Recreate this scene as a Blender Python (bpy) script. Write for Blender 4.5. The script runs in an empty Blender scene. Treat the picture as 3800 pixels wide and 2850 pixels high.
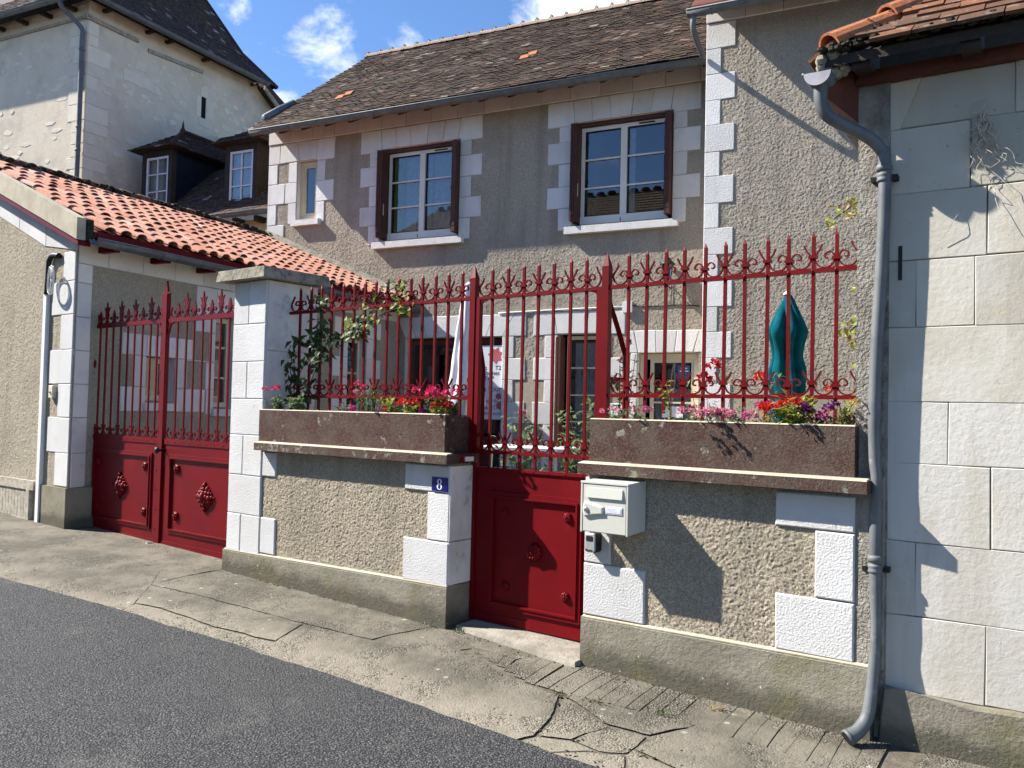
import bpy, bmesh, math, random
from mathutils import Matrix, Vector, Quaternion, noise
R = math.radians
random.seed(11)
scene = bpy.context.scene
col = scene.collection

# ------------------------------------------------------------------ camera
cam_d = bpy.data.cameras.new('camera'); cam = bpy.data.objects.new('camera', cam_d); col.objects.link(cam)
F_PX, PITCH, ROLL, YAW = 3150.0, R(1.85), R(1.33), R(37.4)
_fh = Vector((-math.sin(YAW), math.cos(YAW), 0)); _rh = Vector((math.cos(YAW), math.sin(YAW), 0)); _z = Vector((0, 0, 1))
_f = _fh * math.cos(PITCH) + _z * math.sin(PITCH); _u0 = -_fh * math.sin(PITCH) + _z * math.cos(PITCH)
_r = _rh * math.cos(ROLL) + _u0 * math.sin(ROLL); _u = -_rh * math.sin(ROLL) + _u0 * math.cos(ROLL)
EYE = Vector((0, 0, 1.6))
cam.matrix_world = Matrix(((_r.x, _u.x, -_f.x, EYE.x), (_r.y, _u.y, -_f.y, EYE.y), (_r.z, _u.z, -_f.z, EYE.z), (0, 0, 0, 1)))
cam_d.sensor_width = 36.0; cam_d.sensor_fit = 'HORIZONTAL'; cam_d.lens = 36.0 * F_PX / 3800.0
cam_d.clip_start = 0.05; cam_d.clip_end = 3000
scene.camera = cam

# ------------------------------------------------------------------ sky, sun, exposure
SUN_EL, SUN_AZ = R(41.0), R(64.6)            # azimuth of the light's travel, from +Y towards +X
sun_travel = Vector((math.sin(SUN_AZ) * math.cos(SUN_EL), math.cos(SUN_AZ) * math.cos(SUN_EL), -math.sin(SUN_EL)))
world = bpy.data.worlds.new('World'); scene.world = world; world.use_nodes = True
world.cycles.sampling_method = 'MANUAL'; world.cycles.sample_map_resolution = 256
def build_sky():
    nt = world.node_tree; nt.nodes.clear(); N = nt.nodes.new; L = nt.links.new
    out = N('ShaderNodeOutputWorld'); bg = N('ShaderNodeBackground'); bg.inputs['Strength'].default_value = 0.094
    sky = N('ShaderNodeTexSky'); sky.sky_type = 'NISHITA'; sky.sun_disc = False
    sky.sun_elevation = SUN_EL; sky.sun_rotation = math.atan2(-sun_travel.x, -sun_travel.y)
    sky.air_density = 0.85; sky.dust_density = 0.05; sky.ozone_density = 7.0; sky.altitude = 80
    tc = N('ShaderNodeTexCoord')
    def vm(op, a, b):
        n = N('ShaderNodeVectorMath'); n.operation = op
        for i, s in enumerate((a, b)):
            if isinstance(s, (tuple, Vector)): n.inputs[i].default_value = tuple(s)
            elif s is not None: L(s, n.inputs[i])
        return n
    def ma(op, a, b=None, c=None):
        n = N('ShaderNodeMath'); n.operation = op
        for i, s in enumerate((a, b, c)):
            if s is None: continue
            if isinstance(s, (int, float)): n.inputs[i].default_value = s
            else: L(s, n.inputs[i])
        return n.outputs[0]
    d = tc.outputs['Generated']
    nz = N('ShaderNodeTexNoise'); nz.inputs['Scale'].default_value = 13.0; nz.inputs['Detail'].default_value = 5.0; nz.inputs['Roughness'].default_value = 0.62; nz.inputs['Distortion'].default_value = 0.3
    L(vm('MULTIPLY', d, (1, 1, 1.7)).outputs[0], nz.inputs['Vector'])
    big = N('ShaderNodeTexNoise'); big.inputs['Scale'].default_value = 2.1; big.inputs['Detail'].default_value = 2.0
    L(vm('ADD', vm('MULTIPLY', d, (1, 1, 1.6)).outputs[0], CLOUD_OFFSET).outputs[0], big.inputs['Vector'])
    cover = None
    for (v, r, w) in CLOUDS:                    # the cumulus puffs that stand over the roofs
        dt = vm('DOT_PRODUCT', d, v).outputs['Value']
        mr = N('ShaderNodeMapRange'); mr.clamp = True; L(dt, mr.inputs['Value'])
        mr.inputs['From Min'].default_value = math.cos(R(r)); mr.inputs['From Max'].default_value = 1.0
        mr.inputs['To Min'].default_value = 0; mr.inputs['To Max'].default_value = w
        sq = ma('POWER', mr.outputs[0], 0.6)
        cover = sq if cover is None else ma('MAXIMUM', cover, sq)
    gen = ma('MULTIPLY', ma('SUBTRACT', big.outputs['Fac'], 0.60), 3.0)
    dens = ma('ADD', ma('MAXIMUM', cover, gen), ma('MULTIPLY', ma('SUBTRACT', nz.outputs['Fac'], 0.5), 2.6))
    ss = N('ShaderNodeMapRange'); ss.interpolation_type = 'SMOOTHSTEP'; L(dens, ss.inputs['Value'])
    ss.inputs['From Min'].default_value = 0.28; ss.inputs['From Max'].default_value = 1.1; ss.inputs['To Max'].default_value = 0.88
    up = N('ShaderNodeSeparateXYZ'); L(d, up.inputs[0])
    hz = N('ShaderNodeMapRange'); L(up.outputs['Z'], hz.inputs['Value']); hz.inputs['From Min'].default_value = 0.0; hz.inputs['From Max'].default_value = 0.12
    fac = ma('MULTIPLY', ss.outputs[0], hz.outputs[0])
    mix = N('ShaderNodeMix'); mix.data_type = 'RGBA'; L(fac, mix.inputs['Factor']); L(sky.outputs[0], mix.inputs['A']); mix.inputs['B'].default_value = (6.4, 6.6, 6.9, 1)
    L(mix.outputs['Result'], bg.inputs['Color']); L(bg.outputs[0], out.inputs['Surface'])
def view_dir(px, py):
    return (_f + _r * ((px - 1900) / F_PX) - _u * ((py - 1425) / F_PX)).normalized()
CLOUD_OFFSET = (3.1, 0.4, 1.3)
CLOUDS = [(view_dir(1240, 200), 2.9, .34), (view_dir(1110, 235), 1.9, .32), (view_dir(880, -20), 1.8, .42),
          (view_dir(2190, -70), 6.0, 1.2), (view_dir(1480, 175), 1.7, .5), (view_dir(1055, 390), 1.5, .5)]
build_sky()
sun_d = bpy.data.lights.new('sun', 'SUN'); sun_d.energy = 5.0; sun_d.angle = R(0.53); sun_d.color = (1.0, 0.95, 0.875)
sun = bpy.data.objects.new('sun', sun_d); col.objects.link(sun)
sun.rotation_euler = sun_travel.to_track_quat('-Z', 'Y').to_euler(); sun.location = (-20, -10, 25)
vs = scene.view_settings; vs.view_transform = 'Standard'; vs.look = 'None'; vs.exposure = 1.25; vs.gamma = 1.0; vs.use_curve_mapping = False
scene.render.engine = 'CYCLES'
cy = scene.cycles; cy.use_denoising = True; cy.denoiser = 'OPENIMAGEDENOISE'; cy.max_bounces = 4; cy.diffuse_bounces = 2; cy.glossy_bounces = 2; cy.use_adaptive_sampling = True; cy.adaptive_threshold = 0.018; cy.adaptive_min_samples = 16
cy.transparent_max_bounces = 10; cy.transmission_bounces = 4; cy.caustics_reflective = False; cy.caustics_refractive = False

# ------------------------------------------------------------------ frames: street (S), house (H), right-hand stone building (K)
Y0 = 4.691
TH = R(11.3)
def frame(ang, ox, oy):
    c, s = math.cos(ang), math.sin(ang)
    return Matrix(((c, -s, 0, ox), (s, c, 0, oy), (0, 0, 1, 0), (0, 0, 0, 1)))
S = Matrix.Identity(4)
H = frame(TH, -11.284, 11.275)
K = frame(R(4.5), -1.1, 4.78)
def zg(x): return -0.0235 * (x + 4.1)

# ------------------------------------------------------------------ mesh builder
class B:
    def __init__(s, M=S): s.v = []; s.f = []; s.M = M; s.r = []
    def add(s, vs, fs, rnd=None):
        o = len(s.v); s.v += [s.M @ Vector(p) for p in vs]; s.f += [tuple(i + o for i in f) for f in fs]
        if rnd is not None: s.r += [rnd] * len(fs)
        return s
    def box(s, x0, x1, y0, y1, z0, z1):
        return s.add([(x0, y0, z0), (x1, y0, z0), (x1, y1, z0), (x0, y1, z0), (x0, y0, z1), (x1, y0, z1), (x1, y1, z1), (x0, y1, z1)],
                     [(0, 3, 2, 1), (4, 5, 6, 7), (0, 1, 5, 4), (1, 2, 6, 5), (2, 3, 7, 6), (3, 0, 4, 7)])
    def hexa(s, p): return s.add(p, [(0, 3, 2, 1), (4, 5, 6, 7), (0, 1, 5, 4), (1, 2, 6, 5), (2, 3, 7, 6), (3, 0, 4, 7)])
    def prism(s, pts, yb, yf, ch=0.0):
        # pts are (x, z) seen from the front; front face at y = yf (nearer), back at yb
        n = len(pts); cx = sum(p[0] for p in pts) / n; cz = sum(p[1] for p in pts) / n
        if ch:
            ins = []
            for i, p in enumerate(pts):
                a = Vector((pts[i - 1][0] - p[0], pts[i - 1][1] - p[1])); b = Vector((pts[(i + 1) % n][0] - p[0], pts[(i + 1) % n][1] - p[1]))
                if a.length < 1e-6 or b.length < 1e-6: ins.append(p); continue
                a.normalize(); b.normalize(); m = a + b
                cr = abs(a.x * b.y - a.y * b.x)
                if m.length < 1e-3 or cr < 0.05: m = Vector((cx - p[0], cz - p[1])).normalized() * ch
                else:
                    if m.dot(Vector((cx - p[0], cz - p[1]))) < 0: m = -m
                    m = m.normalized() * (ch * 1.3)
                ins.append((p[0] + m.x, p[1] + m.y))
            vs = [(p[0], yb, p[1]) for p in pts] + [(p[0], yf + (ch if yf < yb else -ch), p[1]) for p in pts] + [(p[0], yf, p[1]) for p in ins]
            fs = [tuple(range(n))] + [(i, (i + 1) % n, n + (i + 1) % n, n + i) for i in range(n)] + [(n + i, n + (i + 1) % n, 2 * n + (i + 1) % n, 2 * n + i) for i in range(n)] + [tuple(range(2 * n, 3 * n))]
        else:
            vs = [(p[0], yb, p[1]) for p in pts] + [(p[0], yf, p[1]) for p in pts]
            fs = [tuple(range(n))] + [(i, (i + 1) % n, n + (i + 1) % n, n + i) for i in range(n)] + [tuple(range(n, 2 * n))]
        return s.add(vs, fs)
    def tube(s, pts, r, n=8, cap=True, flat=None):
        pts = [Vector(p) for p in pts]; m = len(pts)
        rs = r if isinstance(r, (list, tuple)) else [r] * m
        vs = []; fs = []; ref = None
        for i, p in enumerate(pts):
            t = (pts[min(i + 1, m - 1)] - pts[max(i - 1, 0)])
            t = t.normalized() if t.length > 1e-9 else Vector((0, 0, 1))
            if ref is None: ref = Vector((0, 1, 0)) if abs(t.y) < 0.9 else Vector((1, 0, 0))
            a = (ref - t * ref.dot(t)).normalized(); b = t.cross(a); ref = a
            for k in range(n):
                an = 2 * math.pi * k / n
                vs.append(p + (a * math.cos(an) + b * math.sin(an)) * rs[i])
        for i in range(m - 1):
            for k in range(n): fs.append((i * n + k, i * n + (k + 1) % n, (i + 1) * n + (k + 1) % n, (i + 1) * n + k))
        if cap: fs += [tuple(range(n))[::-1], tuple(range((m - 1) * n, m * n))]
        return s.add(vs, fs)
    def lathe(s, c, prof, n=12, squash=None):
        vs = []; fs = []
        for (r, z) in prof:
            for k in range(n):
                an = 2 * math.pi * k / n; q = r * (squash(an, z) if squash else 1)
                vs.append((c[0] + q * math.cos(an), c[1] + q * math.sin(an), c[2] + z))
        for i in range(len(prof) - 1):
            for k in range(n): fs.append((i * n + k, i * n + (k + 1) % n, (i + 1) * n + (k + 1) % n, (i + 1) * n + k))
        fs += [tuple(range(n))[::-1], tuple(range((len(prof) - 1) * n, len(prof) * n))]
        return s.add(vs, fs)
    def ball(s, c, r, n=6, m=4, sq=(1, 1, 1)):
        vs = [(c[0], c[1], c[2] - r * sq[2])]; fs = []
        for i in range(1, m):
            ph = -math.pi / 2 + math.pi * i / m
            for k in range(n):
                an = 2 * math.pi * k / n
                vs.append((c[0] + r * sq[0] * math.cos(ph) * math.cos(an), c[1] + r * sq[1] * math.cos(ph) * math.sin(an), c[2] + r * sq[2] * math.sin(ph)))
        vs.append((c[0], c[1], c[2] + r * sq[2])); top = len(vs) - 1
        for k in range(n): fs.append((0, 1 + (k + 1) % n, 1 + k))
        for i in range(m - 2):
            for k in range(n): fs.append((1 + i * n + k, 1 + i * n + (k + 1) % n, 1 + (i + 1) * n + (k + 1) % n, 1 + (i + 1) * n + k))
        for k in range(n): fs.append((1 + (m - 2) * n + k, 1 + (m - 2) * n + (k + 1) % n, top))
        return s.add(vs, fs)
    def ribbon(s, pts, wy, th):
        # flat iron strap: pts in the x-z plane, width wy across y, thickness th
        vs = []; fs = []; m = len(pts)
        for i, p in enumerate(pts):
            a = pts[max(i - 1, 0)]; b = pts[min(i + 1, m - 1)]
            t = Vector((b[0] - a[0], b[1] - a[1])).normalized(); nx, nz = -t.y * th / 2, t.x * th / 2
            vs += [(p[0] + nx, -wy / 2, p[1] + nz), (p[0] + nx, wy / 2, p[1] + nz), (p[0] - nx, wy / 2, p[1] - nz), (p[0] - nx, -wy / 2, p[1] - nz)]
        for i in range(m - 1):
            for k in range(4): fs.append((4 * i + k, 4 * i + (k + 1) % 4, 4 * i + 4 + (k + 1) % 4, 4 * i + 4 + k))
        fs += [(0, 1, 2, 3), (4 * m - 1, 4 * m - 2, 4 * m - 3, 4 * m - 4)]
        return s.add(vs, fs)
    def mesh(s, name, mat, smooth=False, c=None, recalc=True):
        c = c or Vector((0, 0, 0))
        me = bpy.data.meshes.new(name); me.from_pydata([tuple(v - c) for v in s.v], [], s.f)
        if recalc:
            bm = bmesh.new(); bm.from_mesh(me); bmesh.ops.recalc_face_normals(bm, faces=bm.faces); bm.to_mesh(me); bm.free()
        if s.r and len(s.r) == len(me.polygons):
            at = me.attributes.new('rnd', 'FLOAT', 'FACE'); at.data.foreach_set('value', s.r)
        if smooth: me.polygons.foreach_set('use_smooth', [True] * len(me.polygons))
        if isinstance(mat, (list, tuple)):
            for q in mat: me.materials.append(q)
        else: me.materials.append(mat)
        return me
    def build(s, name, mat, parent=None, smooth=False, kind=None, recalc=True):
        if not s.v: return None
        lo = Vector((min(v.x for v in s.v), min(v.y for v in s.v), min(v.z for v in s.v))); hi = Vector((max(v.x for v in s.v), max(v.y for v in s.v), max(v.z for v in s.v)))
        c = (lo + hi) / 2
        if parent is None: c.z = lo.z
        o = bpy.data.objects.new(name, s.mesh(name, mat, smooth, c, recalc)); col.objects.link(o)
        put(o, Matrix.Translation(c), parent)
        if kind: o['kind'] = kind
        return o
WORLD = {}
def put(o, M, parent=None):
    WORLD[o.name] = M
    if parent is not None:
        o.parent = parent; o.matrix_local = WORLD[parent.name].inverted() @ M
    else: o.matrix_local = M
def inst(name, me, M, parent=None):
    o = bpy.data.objects.new(name, me); col.objects.link(o); put(o, M, parent); return o
def thing(name, label, cat, loc, group=None):
    o = bpy.data.objects.new(name, None); col.objects.link(o); o.empty_display_size = 0.2
    put(o, Matrix.Translation(Vector(loc))); tag(o, label, cat, group); return o
def tag(o, label, cat, group=None):
    o['label'] = label; o['category'] = cat
    if group: o['group'] = group
    return o
def structure(o): o['kind'] = 'structure'; return o
def jit(p, a=0.002): return tuple(c + random.uniform(-a, a) for c in p)
def rect(x0, x1, z0, z1): return [(x0, z0), (x1, z0), (x1, z1), (x0, z1)]
def stone(pts, M, yb, yf, mat, parent, name='stone', ch=0.006, g=0.003, j=0.0015):
    n = len(pts); cx = sum(p[0] for p in pts) / n; cz = sum(p[1] for p in pts) / n
    q = [(p[0] - math.copysign(g, p[0] - cx) + random.uniform(-j, j), p[1] - math.copysign(g, p[1] - cz) + random.uniform(-j, j)) for p in pts]
    return B(M).prism(q, yb, yf + random.uniform(-.0015, .0015), ch).build(name, mat, parent)
def smooth_path(pts, k=4):
    out = []; n = len(pts); P = [Vector(p) for p in pts]
    for i in range(n - 1):
        p0, p1, p2, p3 = P[max(i - 1, 0)], P[i], P[i + 1], P[min(i + 2, n - 1)]
        for j in range(k):
            t = j / k
            out.append(0.5 * ((2 * p1) + (p2 - p0) * t + (2 * p0 - 5 * p1 + 4 * p2 - p3) * t * t + (3 * p1 - p0 - 3 * p2 + p3) * t ** 3))
    out.append(P[-1]); return out

# ------------------------------------------------------------------ materials
def new_mat(name):
    m = bpy.data.materials.new(name); m.use_nodes = True; nt = m.node_tree; nt.nodes.clear()
    out = nt.nodes.new('ShaderNodeOutputMaterial'); bs = nt.nodes.new('ShaderNodeBsdfPrincipled'); nt.links.new(bs.outputs[0], out.inputs[0])
    return m, nt, bs, out
class NT:
    def __init__(s, nt): s.nt = nt; s.pos = s.n('ShaderNodeNewGeometry').outputs['Position']
    def n(s, t): return s.nt.nodes.new(t)
    def l(s, a, b): s.nt.links.new(a, b)
    def noise(s, scale, detail=6, rough=.55, vec=None, dist=0.0):
        q = s.n('ShaderNodeTexNoise'); q.inputs['Scale'].default_value = scale; q.inputs['Detail'].default_value = detail; q.inputs['Roughness'].default_value = rough; q.inputs['Distortion'].default_value = dist
        s.l(vec or s.pos, q.inputs['Vector']); return q.outputs['Fac']
    def vor(s, scale, feat='F1', vec=None, out='Distance'):
        q = s.n('ShaderNodeTexVoronoi'); q.feature = feat; q.inputs['Scale'].default_value = scale; s.l(vec or s.pos, q.inputs['Vector']); return q.outputs[out]
    def scaled(s, k):
        q = s.n('ShaderNodeVectorMath'); q.operation = 'MULTIPLY'; s.l(s.pos, q.inputs[0]); q.inputs[1].default_value = k; return q.outputs[0]
    def rng(s, v, a, b, lo=0.0, hi=1.0, smooth=True):
        q = s.n('ShaderNodeMapRange'); q.interpolation_type = 'SMOOTHSTEP' if smooth else 'LINEAR'; s.l(v, q.inputs['Value'])
        q.inputs['From Min'].default_value = a; q.inputs['From Max'].default_value = b; q.inputs['To Min'].default_value = lo; q.inputs['To Max'].default_value = hi; return q.outputs[0]
    def m(s, op, a, b=None):
        q = s.n('ShaderNodeMath'); q.operation = op
        for i, v in enumerate((a, b)):
            if v is None: continue
            if isinstance(v, (int, float)): q.inputs[i].default_value = v
            else: s.l(v, q.inputs[i])
        return q.outputs[0]
    def mix(s, f, a, b, mode='MIX'):
        q = s.n('ShaderNodeMix'); q.data_type = 'RGBA'; q.blend_type = mode
        for key, v in (('Factor', f), ('A', a), ('B', b)):
            sock = [i for i in q.inputs if i.name == key and (i.type == 'RGBA' or key == 'Factor' and i.type == 'VALUE')][0]
            if isinstance(v, (int, float)): sock.default_value = v
            elif isinstance(v, tuple): sock.default_value = (*v[:3], 1)
            else: s.l(v, sock)
        return [o for o in q.outputs if o.type == 'RGBA'][0]
    def bump(s, h, strength, dist, prev=None):
        q = s.n('ShaderNodeBump'); q.inputs['Strength'].default_value = strength; q.inputs['Distance'].default_value = dist
        s.l(h, q.inputs['Height'])
        if prev: s.l(prev, q.inputs['Normal'])
        return q.outputs[0]
    def z(s):
        q = s.n('ShaderNodeSeparateXYZ'); s.l(s.pos, q.inputs[0]); return q.outputs
    def rand(s):
        return s.n('ShaderNodeObjectInfo').outputs['Random']
def simple(name, c1, c2=None, nscale=3.0, rough=.8, bump=0.0, bscale=80, bdist=.004, metal=0.0, spec=.3, vary=0.0, spots=None, coat=0.0, fine=None, streak=None):
    m, nt, bs, out = new_mat(name); t = NT(nt)
    c = t.mix(t.rng(t.noise(nscale, 4, .62), .3, .7), c1, c2 or tuple(x * .8 for x in c1))
    if fine: c = t.mix(t.rng(t.noise(fine[0], 3), .35, .65), c, fine[1], 'MULTIPLY')
    for (sc, lo, hi, cc, am) in (spots or []):
        c = t.mix(t.m('MULTIPLY', t.rng(t.noise(sc, 4, .65), lo, hi), am), c, cc)
    if streak: c = t.mix(t.m('MULTIPLY', t.rng(t.noise(1.0, 5, .65, vec=t.scaled((7, 7, .7))), .50, .68), streak[1]), c, streak[0])
    if vary:
        rv = t.rng(t.rand(), 0, 1, 1 - vary, 1 + vary * .5, False)
        q = t.n('ShaderNodeCombineColor'); [t.l(rv, q.inputs[i]) for i in range(3)]
        c = t.mix(1.0, c, q.outputs[0], 'MULTIPLY')
    t.l(c, bs.inputs['Base Color']); bs.inputs['Roughness'].default_value = rough; bs.inputs['Metallic'].default_value = metal
    bs.inputs['Specular IOR Level'].default_value = spec; bs.inputs['Coat Weight'].default_value = coat; bs.inputs['Coat Roughness'].default_value = .12
    if bump: t.l(t.bump(t.noise(bscale, 3, .6), bump, bdist), bs.inputs['Normal'])
    return m
def render_mat(name, c1, c2, grain=60, dist=.01, stain=(.25, .22, .175)):
    # thrown render: colour of mixed pebbles, rain streaks; its relief is real geometry plus a fine bump
    m, nt, bs, out = new_mat(name); t = NT(nt)
    c = t.mix(t.rng(t.noise(grain, 3, .7), .36, .64), c2, c1)
    c = t.mix(t.rng(t.noise(grain * 1.7, 2), .60, .70), c, tuple(min(1, x * 1.35) for x in c1))
    c = t.mix(t.rng(t.noise(grain * 1.3, 2, vec=t.scaled((1.3, 1.1, .9))), .62, .72), c, tuple(x * .55 for x in c2))
    c = t.mix(t.m('MULTIPLY', t.rng(t.noise(.9, 4, .6), .42, .72), .45), c, stain)
    c = t.mix(t.m('MULTIPLY', t.rng(t.noise(1.0, 4, .6, vec=t.scaled((4.5, 4.5, .35))), .50, .72), .40), c, tuple(x * .85 for x in stain))
    t.l(c, bs.inputs['Base Color']); bs.inputs['Roughness'].default_value = .95; bs.inputs['Specular IOR Level'].default_value = .1
    t.l(t.bump(t.noise(grain * 1.6, 3, .7), .8, dist), bs.inputs['Normal'])
    return m
M = {}
M['render'] = render_mat('house_render', (.49, .43, .34), (.31, .27, .212), 60, .012)
M['render_near'] = render_mat('wall_render', (.53, .46, .35), (.27, .225, .165), 95, .008)
M['render_shed'] = render_mat('shed_render', (.50, .44, .34), (.285, .25, .19), 75, .010)
M['white'] = simple('white_stone', (.77, .755, .725), (.70, .68, .645), 2.2, .85, .8, 55, .012, vary=.13, spots=[(4, .55, .75, (.60, .58, .55), .4), (16, .64, .76, (.5, .47, .43), .4)], streak=((.60, .575, .54), .4))
M['white_smooth'] = simple('cream_stone', (.78, .745, .70), (.71, .675, .63), 2.0, .8, .2, 60, .003, vary=.11, spots=[(5, .55, .75, (.52, .46, .40), .45)])
M['white_near'] = simple('white_painted_stone', (.645, .64, .63), (.575, .565, .545), 2.0, .85, .8, 75, .007, vary=.10, spots=[(3, .52, .72, (.52, .51, .48), .5), (14, .62, .72, (.45, .43, .39), .5)], streak=((.56, .545, .51), .45))
M['white_dirty'] = simple('weathered_white_paint', (.72, .71, .68), (.56, .54, .51), 3.5, .88, .5, 34, .006, spots=[(7, .55, .72, (.25, .24, .21), .6), (2.2, .55, .8, (.40, .38, .34), .5)])
M['ashlar'] = simple('pale_limestone', (.60, .56, .46), (.53, .49, .395), 1.4, .85, .4, 30, .006, vary=.17, spots=[(3, .56, .72, (.60, .49, .31), .40), (26, .665, .71, (.22, .18, .13), .6), (1.2, .5, .65, (.70, .67, .60), .5)], streak=((.44, .39, .30), .4))
M['ashlar_white'] = simple('limewashed_limestone', (.62, .595, .535), (.54, .515, .45), 1.5, .85, .45, 36, .006, vary=.13, spots=[(4, .54, .70, (.54, .49, .40), .55), (30, .665, .72, (.28, .24, .19), .5), (.9, .5, .68, (.60, .55, .45), .5)], streak=((.46, .42, .34), .45))
M['joint_lime'] = simple('lime_joint', (.42, .375, .30), (.10, .085, .07), 7, .95, .5, 60, .006)
M['joint_dirt'] = simple('dirt_filled_joint', (.15, .13, .098), (.085, .072, .054), 15, 1.0, .8, 60, .008)
M['mortar'] = simple('dark_mortar', (.15, .135, .11), (.07, .062, .05), 20, .95, .5, 90, .006)
M['rubble'] = simple('cement_rubble', (.36, .33, .28), (.20, .18, .15), 7, .95, .9, 60, .02, spots=[(11, .6, .75, (.5, .47, .4), .6)])
M['zinc'] = simple('weathered_zinc', (.165, .176, .180), (.12, .128, .132), 6, .62, .12, 30, .004, metal=.2, spec=.4, spots=[(14, .6, .8, (.42, .43, .44), .5)])
M['zinc_dark'] = simple('dark_zinc', (.17, .19, .20), (.12, .135, .145), 6, .5, .1, 30, .003, metal=.45, spec=.4)
M['red'] = simple('dark_red_gloss_paint', (.15, .003, .0065), (.12, .0025, .005), 3, .45, .06, 55, .002, spec=.14, coat=.0, spots=[(40, .70, .8, (.24, .02, .02), .35), (2.5, .55, .75, (.19, .012, .014), .5)])
M['red_bright'] = simple('red_gloss_paint', (.155, .0035, .007), (.125, .003, .006), 9, .45, .0, 60, .002, spec=.14)
M['brown'] = simple('brown_shutter_paint', (.095, .035, .022), (.07, .026, .018), 5, .5, .1, 40, .002)
M['beige'] = simple('beige_window_frame', (.78, .73, .645), (.74, .69, .61), 3, .5)
M['cream_frame'] = simple('cream_window_frame', (.68, .60, .42), (.63, .55, .38), 3, .5)
M['offwhite'] = simple('white_painted_timber', (.76, .76, .78), (.68, .68, .70), 5, .5)
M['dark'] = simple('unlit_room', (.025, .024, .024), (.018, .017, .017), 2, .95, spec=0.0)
M['timber'] = simple('weathered_dark_timber', (.05, .038, .03), (.032, .025, .021), 9, .85, .5, 40, .01)
M['timber_red'] = simple('red_brown_timber', (.16, .05, .03), (.10, .035, .025), 7, .7, .4, 30, .006)
M['timber_grey'] = simple('grey_worn_boards', (.46, .42, .35), (.27, .235, .185), 12, .9, .5, 50, .006, spots=[(18, .55, .7, (.55, .52, .46), .5)])
M['slate'] = simple('dark_blue_slate', (.012, .016, .032), (.008, .010, .018), 5, .4)
M['concrete_cap'] = simple('lichen_concrete', (.34, .31, .24), (.20, .18, .14), 6, .95, .9, 30, .015, spots=[(13, .5, .65, (.10, .095, .08), .7), (20, .62, .7, (.44, .42, .30), .5)])
M['verge'] = simple('verge_concrete', (.50, .45, .34), (.38, .335, .25), 4, .95, .6, 45, .008, spots=[(10, .58, .75, (.22, .20, .16), .5)])
M['letterbox'] = simple('pale_grey_enamel', (.56, .555, .49), (.54, .535, .47), 5, .38, spec=.5)
M['black'] = simple('black_rubber', (.014, .014, .015), (.01, .01, .01), 8, .5)
M['steel'] = simple('satin_steel', (.55, .55, .56), (.45, .45, .46), 20, .3, metal=.9)
M['white_plastic'] = simple('white_plastic', (.74, .74, .73), (.68, .68, .67), 5, .5)
M['bell'] = simple('yellowed_plastic', (.62, .58, .44), (.58, .54, .41), 5, .5)
M['cream_wall'] = simple('cream_plaster', (.55, .46, .28), (.47, .39, .24), 3, .9, .3, 40, .006)
M['enamel'] = simple('blue_enamel', (.006, .008, .16), (.005, .007, .13), 5, .25, spec=.6)
M['letter_white'] = simple('white_enamel', (.8, .8, .8), (.76, .76, .76), 5, .3)
M['paper'] = simple('white_banner', (.72, .74, .78), (.68, .70, .74), 3, .6)
M['ink'] = simple('dark_print', (.03, .025, .04), None, 5, .6)
M['pink_print'] = simple('faded_red_print', (.50, .12, .14), (.42, .09, .12), 9, .6)
M['blue_print'] = simple('blue_notice', (.05, .13, .30), None, 5, .5)
M['teal'] = simple('teal_canvas', (.004, .095, .12), (.003, .06, .078), 9, .95, .3, 150, .002, spec=.04)
M['canvas'] = simple('white_canvas', (.66, .66, .68), (.58, .58, .61), 4, .85, .2, 200, .001)
M['green_curtain'] = simple('olive_curtain', (.36, .46, .09), (.26, .34, .06), 6, .9)
M['net_curtain'] = simple('net_curtain', (.62, .65, .68), (.46, .49, .52), 14, .9)
M['dark_curtain'] = simple('dark_curtain', (.05, .055, .045), (.03, .035, .03), 8, .9)
M['soil'] = simple('potting_soil', (.05, .035, .025), (.03, .02, .015), 30, 1.0, 1.0, 60, .01)
M['moss'] = simple('dark_moss', (.05, .045, .03), (.02, .018, .013), 14, 1.0, 1.0, 40, .02, spots=[(20, .62, .72, (.16, .14, .04), .7)])
M['gravel'] = simple('courtyard_gravel', (.30, .27, .22), (.22, .20, .16), 30, .95, .8, 60, .01)
M['earth'] = simple('earth', (.12, .10, .07), (.08, .07, .05), .4, 1.0)

def planter_mat():
    m, nt, bs, out = new_mat('flaking_brown_paint'); t = NT(nt)
    c = t.mix(t.rng(t.noise(4, 4, .65), .35, .65), (.070, .028, .021), (.098, .068, .052))
    wear = t.m('ADD', t.noise(9, 9, .72), t.m('MULTIPLY', t.noise(2.1, 3), .38))
    z = t.z()[2]
    lowband = t.rng(z, 1.30, 1.26, 0, .07)
    c = t.mix(t.rng(t.m('ADD', wear, lowband), .80, .85), c, t.mix(t.noise(22, 4), (.34, .31, .24), (.22, .20, .155)))
    c = t.mix(t.m('MULTIPLY', t.rng(t.noise(70, 3, .65), .48, .62), .42), c, (.165, .130, .104))
    t.l(c, bs.inputs['Base Color']); bs.inputs['Roughness'].default_value = .85; bs.inputs['Specular IOR Level'].default_value = .25
    t.l(t.bump(t.m('ADD', t.noise(75, 4, .75), t.m('MULTIPLY', t.rng(wear, .72, .82), -.35)), 1.0, .016), bs.inputs['Normal']); return m
M['planter'] = planter_mat()
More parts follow.
